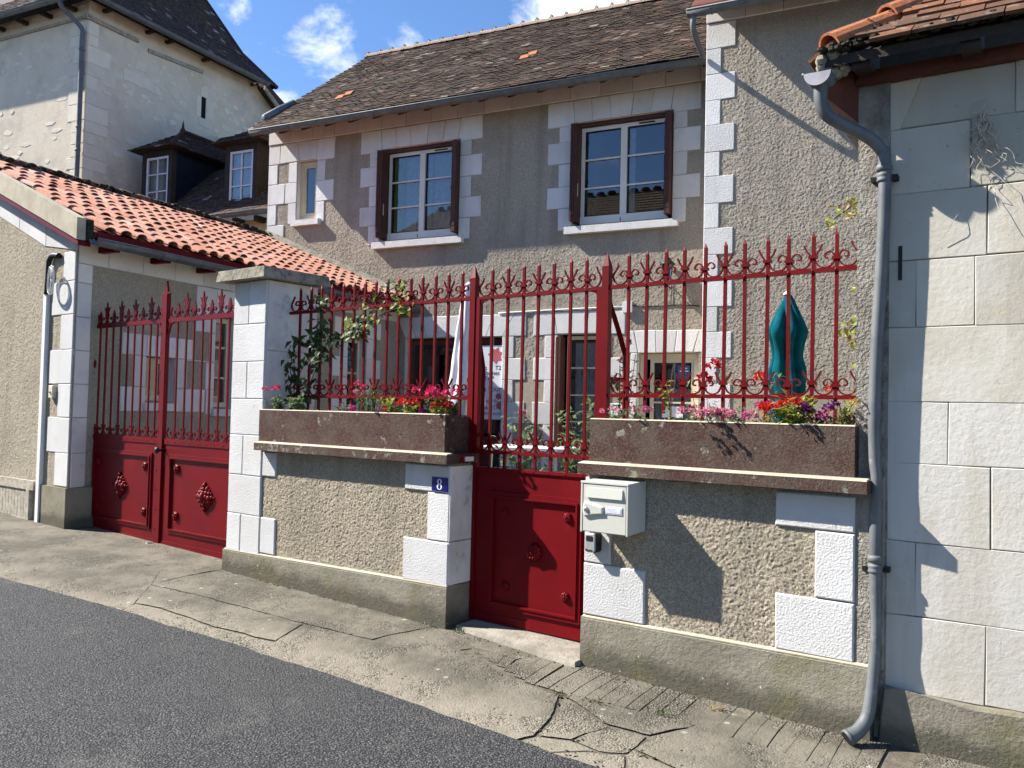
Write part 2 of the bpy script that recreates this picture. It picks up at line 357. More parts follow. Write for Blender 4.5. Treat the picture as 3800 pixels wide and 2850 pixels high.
def plinth_mat():
    m, nt, bs, out = new_mat('mossy_cement_plinth'); t = NT(nt)
    c = t.mix(t.rng(t.noise(3, 7, .6), .35, .65), (.27, .245, .19), (.20, .18, .14))
    x, y, z = t.z()
    hgt = t.m('ADD', z, t.m('MULTIPLY', t.m('ADD', x, 4.1), .0235))       # height above the sloping street
    damp = t.rng(t.m('ADD', hgt, t.m('MULTIPLY', t.noise(5, 6, .65), -.22)), .08, -.04)
    c = t.mix(t.m('MULTIPLY', damp, .8), c, (.075, .072, .052))
    c = t.mix(t.m('MULTIPLY', t.rng(t.noise(2.6, 6, .68), .50, .68), .5), c, (.15, .145, .06))
    c = t.mix(t.rng(t.noise(34, 3), .70, .74), c, (.46, .44, .38))
    t.l(c, bs.inputs['Base Color']); bs.inputs['Roughness'].default_value = .95; bs.inputs['Specular IOR Level'].default_value = .15
    t.l(t.bump(t.noise(44, 6, .65), .9, .010), bs.inputs['Normal']); return m
M['plinth'] = plinth_mat()
def asphalt_mat():
    m, nt, bs, out = new_mat('worn_asphalt'); t = NT(nt)
    g = t.vor(88); g2 = t.vor(190)
    tone = t.vor(88, out='Color')
    lum = t.n('ShaderNodeSeparateColor'); t.l(tone, lum.inputs[0])
    c = t.mix(t.rng(t.noise(.8, 5), .3, .7), (.094, .094, .094), (.074, .074, .075))
    c = t.mix(t.rng(lum.outputs[0], .3, 1.0, 0, .6), c, (.175, .173, .168))
    c = t.mix(t.rng(lum.outputs[1], .945, .96), c, (.22, .22, .21))
    c = t.mix(t.rng(g, .25, .62), c, (.02, .02, .021))
    c = t.mix(t.m('MULTIPLY', t.rng(t.noise(.55, 5, .65), .48, .70), .4), c, (.058, .057, .055))
    c = t.mix(t.m('MULTIPLY', t.rng(t.noise(2.2, 5, .7), .56, .72), .3), c, (.15, .14, .12))
    t.l(c, bs.inputs['Base Color']); bs.inputs['Roughness'].default_value = .78; bs.inputs['Specular IOR Level'].default_value = .35
    h = t.m('ADD', t.m('MULTIPLY', g, -1.0), t.m('MULTIPLY', g2, -.4))
    t.l(t.bump(h, .9, .009), bs.inputs['Normal']); return m
M['asphalt'] = asphalt_mat()
def pavement_mat():
    m, nt, bs, out = new_mat('stained_pavement_concrete'); t = NT(nt)
    x, y, z = t.z()
    edge = t.m('ADD', t.m('MULTIPLY', t.m('MINIMUM', t.m('ADD', x, 4.6), 0.0), .15), t.m('ADD', 3.68, t.m('MULTIPLY', t.m('MAXIMUM', t.m('ADD', x, 4.6), 0.0), -.04)))
    d = t.m('SUBTRACT', y, edge)                                           # metres from the asphalt: the gutter run is washed clean
    clean = t.rng(t.m('ADD', d, t.m('MULTIPLY', t.noise(2.6, 6), .35)), .62, .20)
    c = t.mix(t.rng(t.noise(1.9, 5, .66), .38, .62), (.19, .170, .134), (.112, .101, .079))
    c = t.mix(t.rng(t.noise(16, 5, .7), .5, .7, 0, .5), c, (.115, .102, .08))
    c = t.mix(t.m('MULTIPLY', clean, .8), c, (.275, .243, .188))
    c = t.mix(t.m('MULTIPLY', t.rng(t.noise(5, 7, .65), .54, .72), .5), c, (.11, .10, .075))
    sp = t.n('ShaderNodeTexVoronoi'); sp.inputs['Scale'].default_value = 9; t.l(t.pos, sp.inputs['Vector'])
    c = t.mix(t.m('MULTIPLY', t.rng(sp.outputs['Distance'], .17, .13), t.rng(t.noise(1.3, 3), .48, .62)), c, (.36, .345, .30))
    c = t.mix(t.rng(t.noise(120, 2), .62, .72, 0, .45), c, (.36, .33, .27))
    t.l(c, bs.inputs['Base Color']); bs.inputs['Roughness'].default_value = .9; bs.inputs['Specular IOR Level'].default_value = .2
    ag = t.vor(85)
    agc = t.n('ShaderNodeSeparateColor'); t.l(t.vor(85, out='Color'), agc.inputs[0])
    expo = t.rng(t.noise(2.4, 5, .65), .44, .60)
    c = t.mix(t.m('MULTIPLY', t.m('MULTIPLY', t.rng(agc.outputs[0], .55, .75), t.rng(ag, .45, .25)), t.m('MULTIPLY', expo, .75)), c, (.40, .36, .29))
    c = t.mix(t.m('MULTIPLY', t.rng(agc.outputs[1], .72, .80), t.m('MULTIPLY', expo, .8)), c, (.07, .062, .05))
    t.l(c, bs.inputs['Base Color'])
    t.l(t.bump(t.m('ADD', t.m('ADD', t.noise(70, 5, .65), t.m('MULTIPLY', t.noise(9, 4), .8)), t.m('MULTIPLY', t.m('MULTIPLY', ag, expo), -1.2)), .9, .010), bs.inputs['Normal']); return m
M['pavement'] = pavement_mat()
def tile_mat(name, ramp, rough=.9, lichen=.5, moss=.3):
    m, nt, bs, out = new_mat(name); t = NT(nt)
    a = t.n('ShaderNodeAttribute'); a.attribute_name = 'rnd'
    r = t.m('FRACT', t.m('ADD', t.m('MULTIPLY', a.outputs['Fac'], 1.0), t.m('MULTIPLY', t.rand(), 1.0)))
    cr = t.n('ShaderNodeValToRGB'); t.l(r, cr.inputs[0]); cr.color_ramp.interpolation = 'LINEAR'
    el = cr.color_ramp.elements
    el[0].position, el[0].color = ramp[0][0], (*ramp[0][1], 1); el[1].position, el[1].color = ramp[-1][0], (*ramp[-1][1], 1)
    for (p, c) in ramp[1:-1]: e = el.new(p); e.color = (*c, 1)
    c = t.mix(t.m('MULTIPLY', t.rng(t.noise(14, 5, .7), .52, .68), lichen), cr.outputs[0], (.40, .36, .30))
    c = t.mix(t.m('MULTIPLY', t.rng(t.noise(1.7, 7, .7), .52, .7), moss), c, (.06, .05, .025))
    c = t.mix(t.rng(t.noise(40, 3), .3, .7, 0, .35), c, (.03, .025, .02))
    t.l(c, bs.inputs['Base Color']); bs.inputs['Roughness'].default_value = rough; bs.inputs['Specular IOR Level'].default_value = .2
    t.l(t.bump(t.noise(60, 4, .6), .5, .005), bs.inputs['Normal']); return m
M['tile_house'] = tile_mat('old_flat_tiles', [(0, (.026, .015, .010)), (.35, (.046, .027, .018)), (.6, (.070, .042, .027)), (.8, (.034, .021, .014)), (.95, (.11, .052, .03)), (1, (.22, .19, .15))], moss=.75, lichen=.14)
M['tile_manor'] = tile_mat('dark_flat_tiles', [(0, (.045, .028, .024)), (.4, (.075, .042, .035)), (.75, (.10, .055, .04)), (.93, (.06, .045, .04)), (.96, (.10, .07, .06)), (1, (.42, .38, .35))], lichen=.3)
M['tile_shed'] = tile_mat('salmon_roman_tiles', [(0, (.62, .285, .185)), (.5, (.68, .345, .24)), (.85, (.57, .24, .15)), (1, (.70, .45, .35))], lichen=.36, moss=.22)
M['tile_barn'] = tile_mat('mossy_orange_tiles', [(0, (.17, .075, .04)), (.5, (.11, .06, .038)), (1, (.24, .10, .05))], lichen=.45, moss=.85)
M['tile_orange'] = tile_mat('orange_hip_tiles', [(0, (.50, .19, .08)), (1, (.42, .15, .065))], lichen=.25, moss=.55)
M['ridge_tile'] = tile_mat('ridge_tiles', [(0, (.44, .30, .22)), (1, (.36, .27, .21))], lichen=.6, moss=.2)
def glass_mat(name, k=2.4, tint=(.75, .8, .8)):
    m = bpy.data.materials.new(name); m.use_nodes = True; nt = m.node_tree; nt.nodes.clear(); t = NT(nt)
    out = t.n('ShaderNodeOutputMaterial'); tr = t.n('ShaderNodeBsdfTransparent'); gl = t.n('ShaderNodeBsdfGlossy'); mx = t.n('ShaderNodeMixShader')
    tr.inputs[0].default_value = (*tint, 1); gl.inputs['Roughness'].default_value = .008; gl.inputs['Color'].default_value = (.92, .96, 1, 1)
    fr = t.n('ShaderNodeFresnel'); fr.inputs['IOR'].default_value = 1.52
    t.l(t.m('MINIMUM', t.m('MULTIPLY', fr.outputs[0], k), 1.0), mx.inputs[0]); t.l(tr.outputs[0], mx.inputs[1]); t.l(gl.outputs[0], mx.inputs[2]); t.l(mx.outputs[0], out.inputs[0])
    t.l(t.bump(t.noise(1.6, 1), .02, .02), gl.inputs['Normal']); return m
M['glass'] = glass_mat('window_glass', 2.9)
def leaf_mat(name, c1, c2, trans=.35):
    m = bpy.data.materials.new(name); m.use_nodes = True; nt = m.node_tree; nt.nodes.clear(); t = NT(nt)
    out = t.n('ShaderNodeOutputMaterial'); bs = t.n('ShaderNodeBsdfPrincipled'); tl = t.n('ShaderNodeBsdfTranslucent'); mx = t.n('ShaderNodeMixShader')
    c = t.mix(t.rng(t.noise(23, 3), .3, .7), c1, c2)
    t.l(c, bs.inputs['Base Color']); bs.inputs['Roughness'].default_value = .5; bs.inputs['Specular IOR Level'].default_value = .35
    t.l(t.mix(.5, c, tuple(min(1, q * 1.6) for q in c1)), tl.inputs[0]); mx.inputs[0].default_value = trans
    t.l(bs.outputs[0], mx.inputs[1]); t.l(tl.outputs[0], mx.inputs[2]); t.l(mx.outputs[0], out.inputs[0]); return m
M['leaf'] = leaf_mat('green_leaves', (.075, .13, .03), (.04, .085, .02))
M['leaf_grey'] = leaf_mat('grey_green_leaves', (.17, .23, .12), (.09, .15, .06))
M['leaf_yellow'] = leaf_mat('yellow_green_leaves', (.30, .34, .05), (.16, .22, .04))
M['leaf_dark'] = leaf_mat('dark_vine_leaves', (.05, .075, .022), (.028, .045, .015))
M['leaf_dry'] = leaf_mat('dry_leaves', (.34, .24, .10), (.20, .13, .06))
M['stem'] = simple('plant_stem', (.10, .12, .05), (.12, .08, .05), 20, .8)
M['dry_stem'] = simple('dry_stem', (.62, .56, .46), (.45, .38, .28), 30, .9)
def petal(name, c): return leaf_mat(name, c, tuple(q * .7 for q in c), .25)
M['f_pink'] = petal('hot_pink_petals', (.66, .03, .14)); M['f_red'] = petal('scarlet_petals', (.66, .025, .012)); M['f_light'] = petal('light_pink_petals', (.70, .24, .34))
M['f_rose'] = petal('crimson_petals', (.42, .006, .02)); M['f_purple'] = petal('purple_petals', (.14, .006, .16)); M['f_dusty'] = petal('dusty_pink_petals', (.40, .13, .20))
M['f_magenta'] = petal('magenta_petals', (.56, .03, .26)); M['f_yellow'] = petal('yellow_petals', (.65, .45, .05))

# ================================================================== ground, road, pavement, courtyard
def sheet(name, xs, fy0, fy1, fz, mat, ny=1):
    b = B(); vs = []; fs = []
    for x in xs:
        for k in range(ny + 1):
            y = fy0(x) + (fy1(x) - fy0(x)) * k / ny; vs.append((x, y, fz(x, y)))
    for i in range(len(xs) - 1):
        for k in range(ny):
            a = i * (ny + 1) + k; fs.append((a, a + ny + 1, a + ny + 2, a + 1))
    b.add(vs, fs); return structure(b.build(name, mat))
def edge_y(x):
    pts = [(-60, -4.5), (-20, 1.5), (-8.15, 3.27), (-6.74, 3.42), (-5.43, 3.50), (-4.14, 3.57), (-2.65, 3.58), (-2.0, 3.55), (0, 3.45), (60, 1.0)]
    for (a, b) in zip(pts, pts[1:]):
        if x <= b[0]:
            t = (x - a[0]) / (b[0] - a[0]); return a[1] + (b[1] - a[1]) * t
    return pts[-1][1]
def rag(x): return edge_y(x) + .03 * noise.noise((x * 2.3, 1.7, 0)) + .02 * noise.noise((x * 7, 4.2, 0)) + .010 * noise.noise((x * 21, 8.2, 0))
sheet('ground', [-700, -60, 60, 700], lambda x: -700, lambda x: 700, lambda x, y: max(-9, min(9, zg(x))) - .32, M['earth'])
xs_road = [-60, -45, -30, -20, -14] + [-12 + i * .06 for i in range(250)] + [4, 8, 15, 30, 60]
sheet('road', xs_road, lambda x: -9.0, rag, lambda x, y: zg(x) - .058 + .010 * min(4, max(0, edge_y(x) - y)), M['asphalt'], 6)
def pave_z(x, y):
    d = y - edge_y(x)
    return zg(x) - .062 + .062 * min(1, max(0, d / .75)) ** .8
sheet('pavement', [-60, -30, -16] + [-13 + i * .1 for i in range(143)] + [4, 10, 60], lambda x: edge_y(x) - .14, lambda x: 5.2, lambda x, y: pave_z(x, y) - .008, M['joint_dirt'], 24)
pavement = bpy.data.objects['pavement']
def slab(poly, name='slab', mat='pavement', lift=0.0, sub=.035):
    # a concrete slab with a crumbling edge, following the fall of the pavement
    pts = []; sd = random.uniform(0, 90); lift += random.uniform(-.0025, .0025)
    n = len(poly)
    for i in range(n):
        a, b_ = Vector(poly[i]), Vector(poly[(i + 1) % n]); k = max(1, int((b_ - a).length / sub))
        for j in range(k):
            p = a + (b_ - a) * (j / k)
            q = Vector((p.x + .016 * noise.noise((p.x * 5, p.y * 5, 3.1)) + .007 * noise.noise((p.x * 17, p.y * 17, sd)) + .004 * noise.noise((p.x * 43, p.y * 43, sd)), p.y + .016 * noise.noise((p.x * 5, p.y * 5, 9.4)) + .007 * noise.noise((p.x * 17, p.y * 17, sd + 7)) + .004 * noise.noise((p.x * 43, p.y * 43, sd + 3)))); pts.append(q)
    c = sum(pts, Vector((0, 0))) / len(pts)
    rings = [(1.0, -.014), (1.0, -.004), (-.006, 0.0)]
    bm = bmesh.new()
    top = []
    low = [bm.verts.new((p.x, p.y, pave_z(p.x, p.y) - .014 + lift)) for p in pts]
    mid = [bm.verts.new((p.x, p.y, pave_z(p.x, p.y) - .004 + lift)) for p in pts]
    for p in pts:
        dv = (c - p); dv = dv.normalized() * .0025
        top.append(bm.verts.new((p.x + dv.x, p.y + dv.y, pave_z(p.x, p.y) + lift)))
    m = len(pts)
    for i in range(m):
        bm.faces.new((low[i], low[(i + 1) % m], mid[(i + 1) % m], mid[i])); bm.faces.new((mid[i], mid[(i + 1) % m], top[(i + 1) % m], top[i]))
    f = bm.faces.new(top); bmesh.ops.triangulate(bm, faces=[f])
    ring = set(low) | set(mid)
    for _ in range(6):
        es_ = [e for e in bm.edges if e.calc_length() > .16 and not (set(e.verts) & ring) and not (e.verts[0] in top and e.verts[1] in top and len(e.link_faces) and any(set(q.verts) & ring for q in e.link_faces))]
        if not es_: break
        res = bmesh.ops.subdivide_edges(bm, edges=es_, cuts=1)
        bmesh.ops.triangulate(bm, faces=[q for q in bm.faces if len(q.verts) > 3 and not (set(q.verts) & ring)])
    keep_ = ring | set(top)
    for v in bm.verts:
        if v not in keep_: v.co.z = pave_z(v.co.x, v.co.y) + lift
    bmesh.ops.recalc_face_normals(bm, faces=bm.faces)
    me = bpy.data.meshes.new(name); bm.to_mesh(me); bm.free(); me.materials.append(M[mat])
    o = bpy.data.objects.new(name, me); col.objects.link(o); put(o, Matrix.Identity(4), pavement); return o
def ey(x, d=0.0): return edge_y(x) + d
W0 = 4.80
g_ = .002
slab([(-13.5, ey(-13.5, -.1)), (-9.2, ey(-9.2, -.05)), (-9.35, 3.75), (-9.5, 5.15), (-13.5, 5.15)])
slab([(-9.2 + g_, ey(-9.2, -.05)), (-6.36, 3.40), (-6.46 - g_, 3.59), (-6.85, 3.95), (-7.3, 4.3), (-8.4, 4.35), (-9.35 + g_, 3.75)])
slab([(-9.35 + g_, 3.75 + g_), (-8.4, 4.35 + g_), (-7.3, 4.3 + g_), (-6.85, 3.96), (-6.95, 4.55), (-6.95, 5.25), (-9.5 + g_, 5.25)])
slab([(-6.85 + g_, 3.96 + g_), (-6.39, 4.02), (-5.0, 4.10 + g_), (-4.35, 4.16), (-4.25, W0), (-6.95, W0)])
slab([(-6.85 + g_, 3.95), (-6.46, 3.60 + g_), (-6.19, 3.66), (-5.5, 3.66), (-4.87, 3.73), (-5.0, 4.09), (-6.39, 4.005)])
slab([(-6.36 + g_, 3.38), (-5.43, ey(-5.43, -.03)), (-4.84, ey(-4.84, -.03)), (-4.86, 3.71), (-5.5, 3.645), (-6.19, 3.645), (-6.45, 3.59)])
slab([(-4.84 + g_, ey(-4.84, -.03)), (-4.14, ey(-4.14, -.02)), (-2.66, 3.57), (-2.61, 3.66), (-2.64, 3.86), (-2.78, 4.15), (-3.18, 4.18), (-3.75, 4.40), (-4.33, 4.15), (-4.98, 4.085), (-4.85 + g_, 3.71)])
slab([(-4.33, 4.165), (-3.745, 4.41), (-3.70, 4.50), (-3.36, 4.50), (-3.30, 4.66), (-3.98, 4.76), (-4.25 + g_, W0)])
slab([(-2.74, 4.16), (-2.36, 4.00), (-2.12, 4.02), (-1.98, 4.24), (-2.12, 4.26), (-2.55, 4.21), (-2.76, 4.205)])
slab([(-2.62, 3.87), (-2.59, 3.68), (-2.43, 3.74), (-2.33, 3.97), (-2.37, 3.98), (-2.73, 4.14)])
slab([(-2.59, 3.66), (-2.63, 3.585), (-2.43, 3.575), (-2.25, 3.70), (-2.42, 3.725)])
slab([(-2.41, 3.735), (-2.24, 3.715), (-2.12, 3.77), (-2.11, 3.84), (-2.13, 4.00), (-2.345, 3.98)])
slab([(-2.41, 3.565), (-2.03, 3.55), (-2.02, 3.60), (-2.11, 3.745), (-2.23, 3.69)])
slab([(-2.01, 3.60), (-1.84, 3.77), (-1.97, 3.80), (-2.10, 3.82), (-2.10, 3.76)])
slab([(-2.00, 3.585), (-2.01, 3.54), (-1.2, 3.50), (-1.1, 3.86), (-1.82, 3.77)])
slab([(-1.96, 3.815), (-1.83, 3.785), (-1.1, 3.88), (-1.0, 4.2), (-1.66, 4.24), (-1.97, 4.23), (-2.10, 4.01), (-2.10, 3.84)])
slab([(-1.1, 3.50), (4.0, 3.28), (4.0, 5.6), (-.9, 5.0), (-.99, 4.2)])
# hand-scored strip along the foot of the wall
sx = [-3.72, -3.62, -3.53, -3.45, -3.36, -3.25, -3.15, -3.06, -2.96, -2.88, -2.80, -2.71, -2.63, -2.53, -2.45, -2.37, -2.27, -2.17, -2.07, -2.00, -1.92, -1.82, -1.73, -1.63, -1.53, -1.43, -1.33, -1.22, -1.12]
for a, b_ in zip(sx, sx[1:]):
    y1 = W0 if b_ > -2.97 else (4.49 if b_ < -3.3 else 4.64)
    k = -.16 * (1 if a < -2 else .8)
    yb = 4.20 + (.22 * max(0, (-3.2 - a)) / .5 if a < -3.2 else 0)
    slab([(a + .0025 - k * .45, yb), (b_ - .0025 - k * .45, yb), (b_ - .0025, y1), (a + .0025, y1)], 'scored_slab', sub=.3)
thr = B(); thr.hexa([(-4.12, 4.74, -.05), (-2.97, 4.60, -.08), (-2.97, 5.1, -.05), (-4.12, 5.1, -.05), (-4.10, 4.76, .028), (-2.98, 4.63, .006), (-2.97, 5.1, .03), (-4.12, 5.1, .03)])
thr.build('threshold', simple('threshold_stone', (.33, .30, .25), (.20, .18, .145), 7, .9, .8, 40, .01), pavement)
# small stones and moss in the joints
st = B()
for i in range(150):
    x = random.uniform(-4.0, -1.2); y = random.choice([4.68, 4.62, 4.22, 4.0, 3.8]) + random.gauss(0, .03); r = random.uniform(.003, .009)
    st.ball((x, y, pave_z(x, y) + r * .3), r, 5, 3, (1, 1, .6))
for i in range(60):
    x = random.uniform(-9, -4.2); y = random.uniform(edge_y(x) + .02, 4.6); r = random.uniform(.003, .007); st.ball((x, y, pave_z(x, y) + r * .3), r, 5, 3, (1, 1, .6))
for i in range(700):
    x = random.uniform(-11, 0); y = rag(x) + abs(random.gauss(0, .035)) - .01; r = random.uniform(.002, .006); st.ball((x, y, pave_z(x, y) + r * .3), r, 5, 3, (1, 1, .7))
o = st.build('grit', simple('road_grit', (.14, .13, .11), (.07, .066, .06), 40, .95), pavement, kind='stuff')
def add_leaf(b, p, d, up, L, W, bend=.25):
    # one small leaf: four triangles, folded along its midrib
    d = d.normalized(); s_ = d.cross(up); s_ = s_.normalized() if s_.length > 1e-4 else Vector((1, 0, 0)); n = s_.cross(d)
    m1 = p + d * L * .45 + n * L * bend * .2; t = p + d * L - n * L * bend * .4
    b.add([p, m1 + s_ * W / 2 + n * W * .15, t, m1 - s_ * W / 2 + n * W * .15, m1], [(0, 1, 4), (1, 2, 4), (2, 3, 4), (3, 0, 4)])
def rvec(zmin=-1.0):
    while True:
        v = Vector((random.uniform(-1, 1), random.uniform(-1, 1), random.uniform(zmin, 1)))
        if .05 < v.length < 1: return v.normalized()
mj = B()
for line in ([(-3.2, 4.19), (-2.78, 4.2), (-2.1, 4.26), (-1.66, 4.24)], [(-2.78, 4.17), (-2.64, 3.86), (-2.60, 3.66)], [(-2.43, 3.73), (-2.12, 3.76), (-1.97, 3.81), (-1.83, 3.77)], [(-2.95, 4.685), (-1.25, 4.685)], [(-6.9, 4.68), (-4.2, 4.68)], [(-6.85, 3.95), (-5.0, 4.1), (-4.35, 4.16)]):
    for (a, b_) in zip(line, line[1:]):
        L_ = math.dist(a, b_)
        for k in range(int(L_ * 42)):
            t_ = random.random(); x = a[0] + (b_[0] - a[0]) * t_ + random.gauss(0, .008); y = a[1] + (b_[1] - a[1]) * t_ + random.gauss(0, .008)
            if noise.noise((x * 3, y * 3, 4)) < -.05: continue
            r = random.uniform(.004, .011); mj.ball((x, y, pave_z(x, y) - .001), r, 5, 3, (1.2, 1.2, .5))
mj.build('joint_moss', M['moss'], pavement, kind='stuff')
weeds = [(-4.05, 4.70, 'between the pier foot and the gate threshold'), (-2.58, 4.20, 'in the crack below the letter box'), (-2.79, 4.17, 'at the head of the long crack in the pavement'), (-2.18, 4.27, 'at the edge of the scored pavement strip'), (-1.83, 3.62, 'growing in the cracked gutter nearest the camera'), (-2.0, 4.55, 'reddish, on the scored strip in front of the right wall')]
for (x, y, where) in weeds:
    red_ = where.startswith('reddish')
    t = thing('weed', ('small reddish dry weed ' + where[9:]) if red_ else 'small green weed ' + where, 'weed', (x, y, pave_z(x, y)), 'weeds in the pavement')
    b = B()
    for i in range(16):
        p = Vector((x + random.gauss(0, .035), y + random.gauss(0, .012), pave_z(x, y) + .002)); add_leaf(b, p, rvec(.1), Vector((0, 0, 1)), random.uniform(.02, .045), .012)
    b.build('leaves', M['leaf_dry' if red_ else 'leaf'], t, recalc=False)
structure(B().hexa([(-10.3, 5.06, .0), (-1.2, 4.98, .0), (2.2, 13.9, .35), (-11.6, 11.6, .35), (-10.3, 5.06, .10), (-1.2, 4.98, .10), (2.2, 13.9, .45), (-11.6, 11.6, .45)]).build('courtyard', M['gravel']))

# ================================================================== rough render as real relief
import numpy as np
def grit(M_, x0, x1, z0, z1, step, yf, amp, name, mat, parent, holes=(), seed=1, poly=None):
    # a render skin: a fine grid whose points stand out by up to amp, like mortar thrown on the wall
    rg = np.random.default_rng(seed); nx = max(2, int((x1 - x0) / step)); nz = max(2, int((z1 - z0) / step))
    def sm(a, k):
        for _ in range(k): a = (a + np.roll(a, 1, 0) + np.roll(a, -1, 0) + np.roll(a, 1, 1) + np.roll(a, -1, 1)) / 5
        return a / a.std()
    a = rg.standard_normal((nz + 1, nx + 1)); h = .55 * sm(a, 1) + .16 * sm(rg.standard_normal((nz + 1, nx + 1)), 6) + .70 * rg.standard_normal((nz + 1, nx + 1))
    h = np.clip(h / 2.2, -1, 1); h = np.abs(h) ** .8 * np.sign(h)
    gx = np.linspace(x0, x1, nx + 1); gz = np.linspace(z0, z1, nz + 1); X, Z = np.meshgrid(gx, gz)
    Y = yf - amp * (.5 + .5 * h)
    X = X + rg.uniform(-.25, .25, X.shape) * step * (np.arange(nx + 1)[None, :] % nx > 0); Z = Z + rg.uniform(-.25, .25, Z.shape) * step * (np.arange(nz + 1)[:, None] % nz > 0)
    P = np.stack([X, Y, Z, np.ones_like(X)], -1).reshape(-1, 4) @ np.array(M_).T
    cx = (gx[:-1] + gx[1:]) / 2; cz = (gz[:-1] + gz[1:]) / 2; CX, CZ = np.meshgrid(cx, cz); ok = np.ones(CX.shape, bool)
    for (a0, a1, b0, b1) in holes: ok &= ~((CX > a0) & (CX < a1) & (CZ > b0) & (CZ < b1))
    if poly is not None: ok &= poly(CX, CZ)
    I = (np.arange(nz)[:, None] * (nx + 1) + np.arange(nx)[None, :])[ok]
    F = np.stack([I, I + 1, I + nx + 2, I + nx + 1], -1)
    c = P[:, :3].mean(0); V = (P[:, :3] - c).astype(np.float32)
    me = bpy.data.meshes.new(name); me.vertices.add(len(V)); me.vertices.foreach_set('co', V.ravel()); me.loops.add(F.size); me.loops.foreach_set('vertex_index', F.astype(np.int32).ravel())
    me.polygons.add(len(F)); me.polygons.foreach_set('loop_start', np.arange(0, F.size, 4, dtype=np.int32)); me.polygons.foreach_set('use_smooth', np.ones(len(F), bool)); me.update(); me.validate()
    me.materials.append(mat); o = bpy.data.objects.new(name, me); col.objects.link(o); put(o, Matrix.Translation(Vector(c)), parent); return o

# ================================================================== generic building helpers
def wall_holes(M_, x0, x1, z0, z1, holes, yf, depth, name, mat, parent, reveal=None):
    # front face with real openings and reveals of the given depth
    xs = sorted({x0, x1, *[h[0] for h in holes], *[h[1] for h in holes]}); zs = sorted({z0, z1, *[h[2] for h in holes], *[h[3] for h in holes]})
    b = B(M_)
    for i in range(len(xs) - 1):
        for j in range(len(zs) - 1):
            cx, cz = (xs[i] + xs[i + 1]) / 2, (zs[j] + zs[j + 1]) / 2
            if any(h[0] < cx < h[1] and h[2] < cz < h[3] for h in holes): continue
            b.add([(xs[i], yf, zs[j]), (xs[i + 1], yf, zs[j]), (xs[i + 1], yf, zs[j + 1]), (xs[i], yf, zs[j + 1])], [(0, 1, 2, 3)])
    o = b.build(name, mat, parent, recalc=False)
    for h in holes:
        r = B(M_); a, c, d, e = h[:4]
        r.add([(a, yf, d), (a, yf + depth, d), (a, yf + depth, e), (a, yf, e)], [(0, 1, 2, 3)]); r.add([(c, yf, d), (c, yf + depth, d), (c, yf + depth, e), (c, yf, e)], [(0, 3, 2, 1)])
        r.add([(a, yf, e), (c, yf, e), (c, yf + depth, e), (a, yf + depth, e)], [(0, 3, 2, 1)]); r.add([(a, yf, d), (c, yf, d), (c, yf + depth, d), (a, yf + depth, d)], [(0, 1, 2, 3)])
        r.build('reveal', reveal or mat, parent, recalc=False)
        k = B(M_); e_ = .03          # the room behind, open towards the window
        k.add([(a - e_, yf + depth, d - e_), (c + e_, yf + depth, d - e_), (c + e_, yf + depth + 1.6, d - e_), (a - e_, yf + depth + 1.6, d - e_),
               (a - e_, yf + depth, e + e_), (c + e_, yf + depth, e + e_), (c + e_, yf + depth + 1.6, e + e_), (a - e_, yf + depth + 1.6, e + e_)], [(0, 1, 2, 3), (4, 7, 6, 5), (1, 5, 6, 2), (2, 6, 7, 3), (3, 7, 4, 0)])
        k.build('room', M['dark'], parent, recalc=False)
    return o
def framebars(M_, x0, x1, z0, z1, y0, y1, w, name, mat, parent):
    b = B(M_); b.box(x0, x1, y0, y1, z0, z0 + w); b.box(x0, x1, y0, y1, z1 - w, z1); b.box(x0, x0 + w, y0, y1, z0 + w, z1 - w); b.box(x1 - w, x1, y0, y1, z0 + w, z1 - w)
    return b.build(name, mat, parent)
def pane(M_, x0, x1, z0, z1, y, parent):
    return B(M_).add([(x0, y, z0), (x1, y, z0), (x1, y, z1), (x0, y, z1)], [(0, 1, 2, 3)]).build('pane', M['glass'], parent, recalc=False)
def curtain(M_, x0, x1, z0, z1, y, mat, parent, folds=7, amp=.02):
    b = B(M_); n = folds * 6; vs = []; fs = []
    for i in range(n + 1):
        x = x0 + (x1 - x0) * i / n; d = amp * math.sin(i / 6 * 2 * math.pi) + amp * .5 * noise.noise((i * .37, x0, 1))
        vs += [(x, y + d, z0), (x, y + d * .8, z1)]
    for i in range(n): fs.append((2 * i, 2 * i + 2, 2 * i + 3, 2 * i + 1))
    b.add(vs, fs); return b.build('curtain', M[mat], parent, smooth=True, recalc=False)
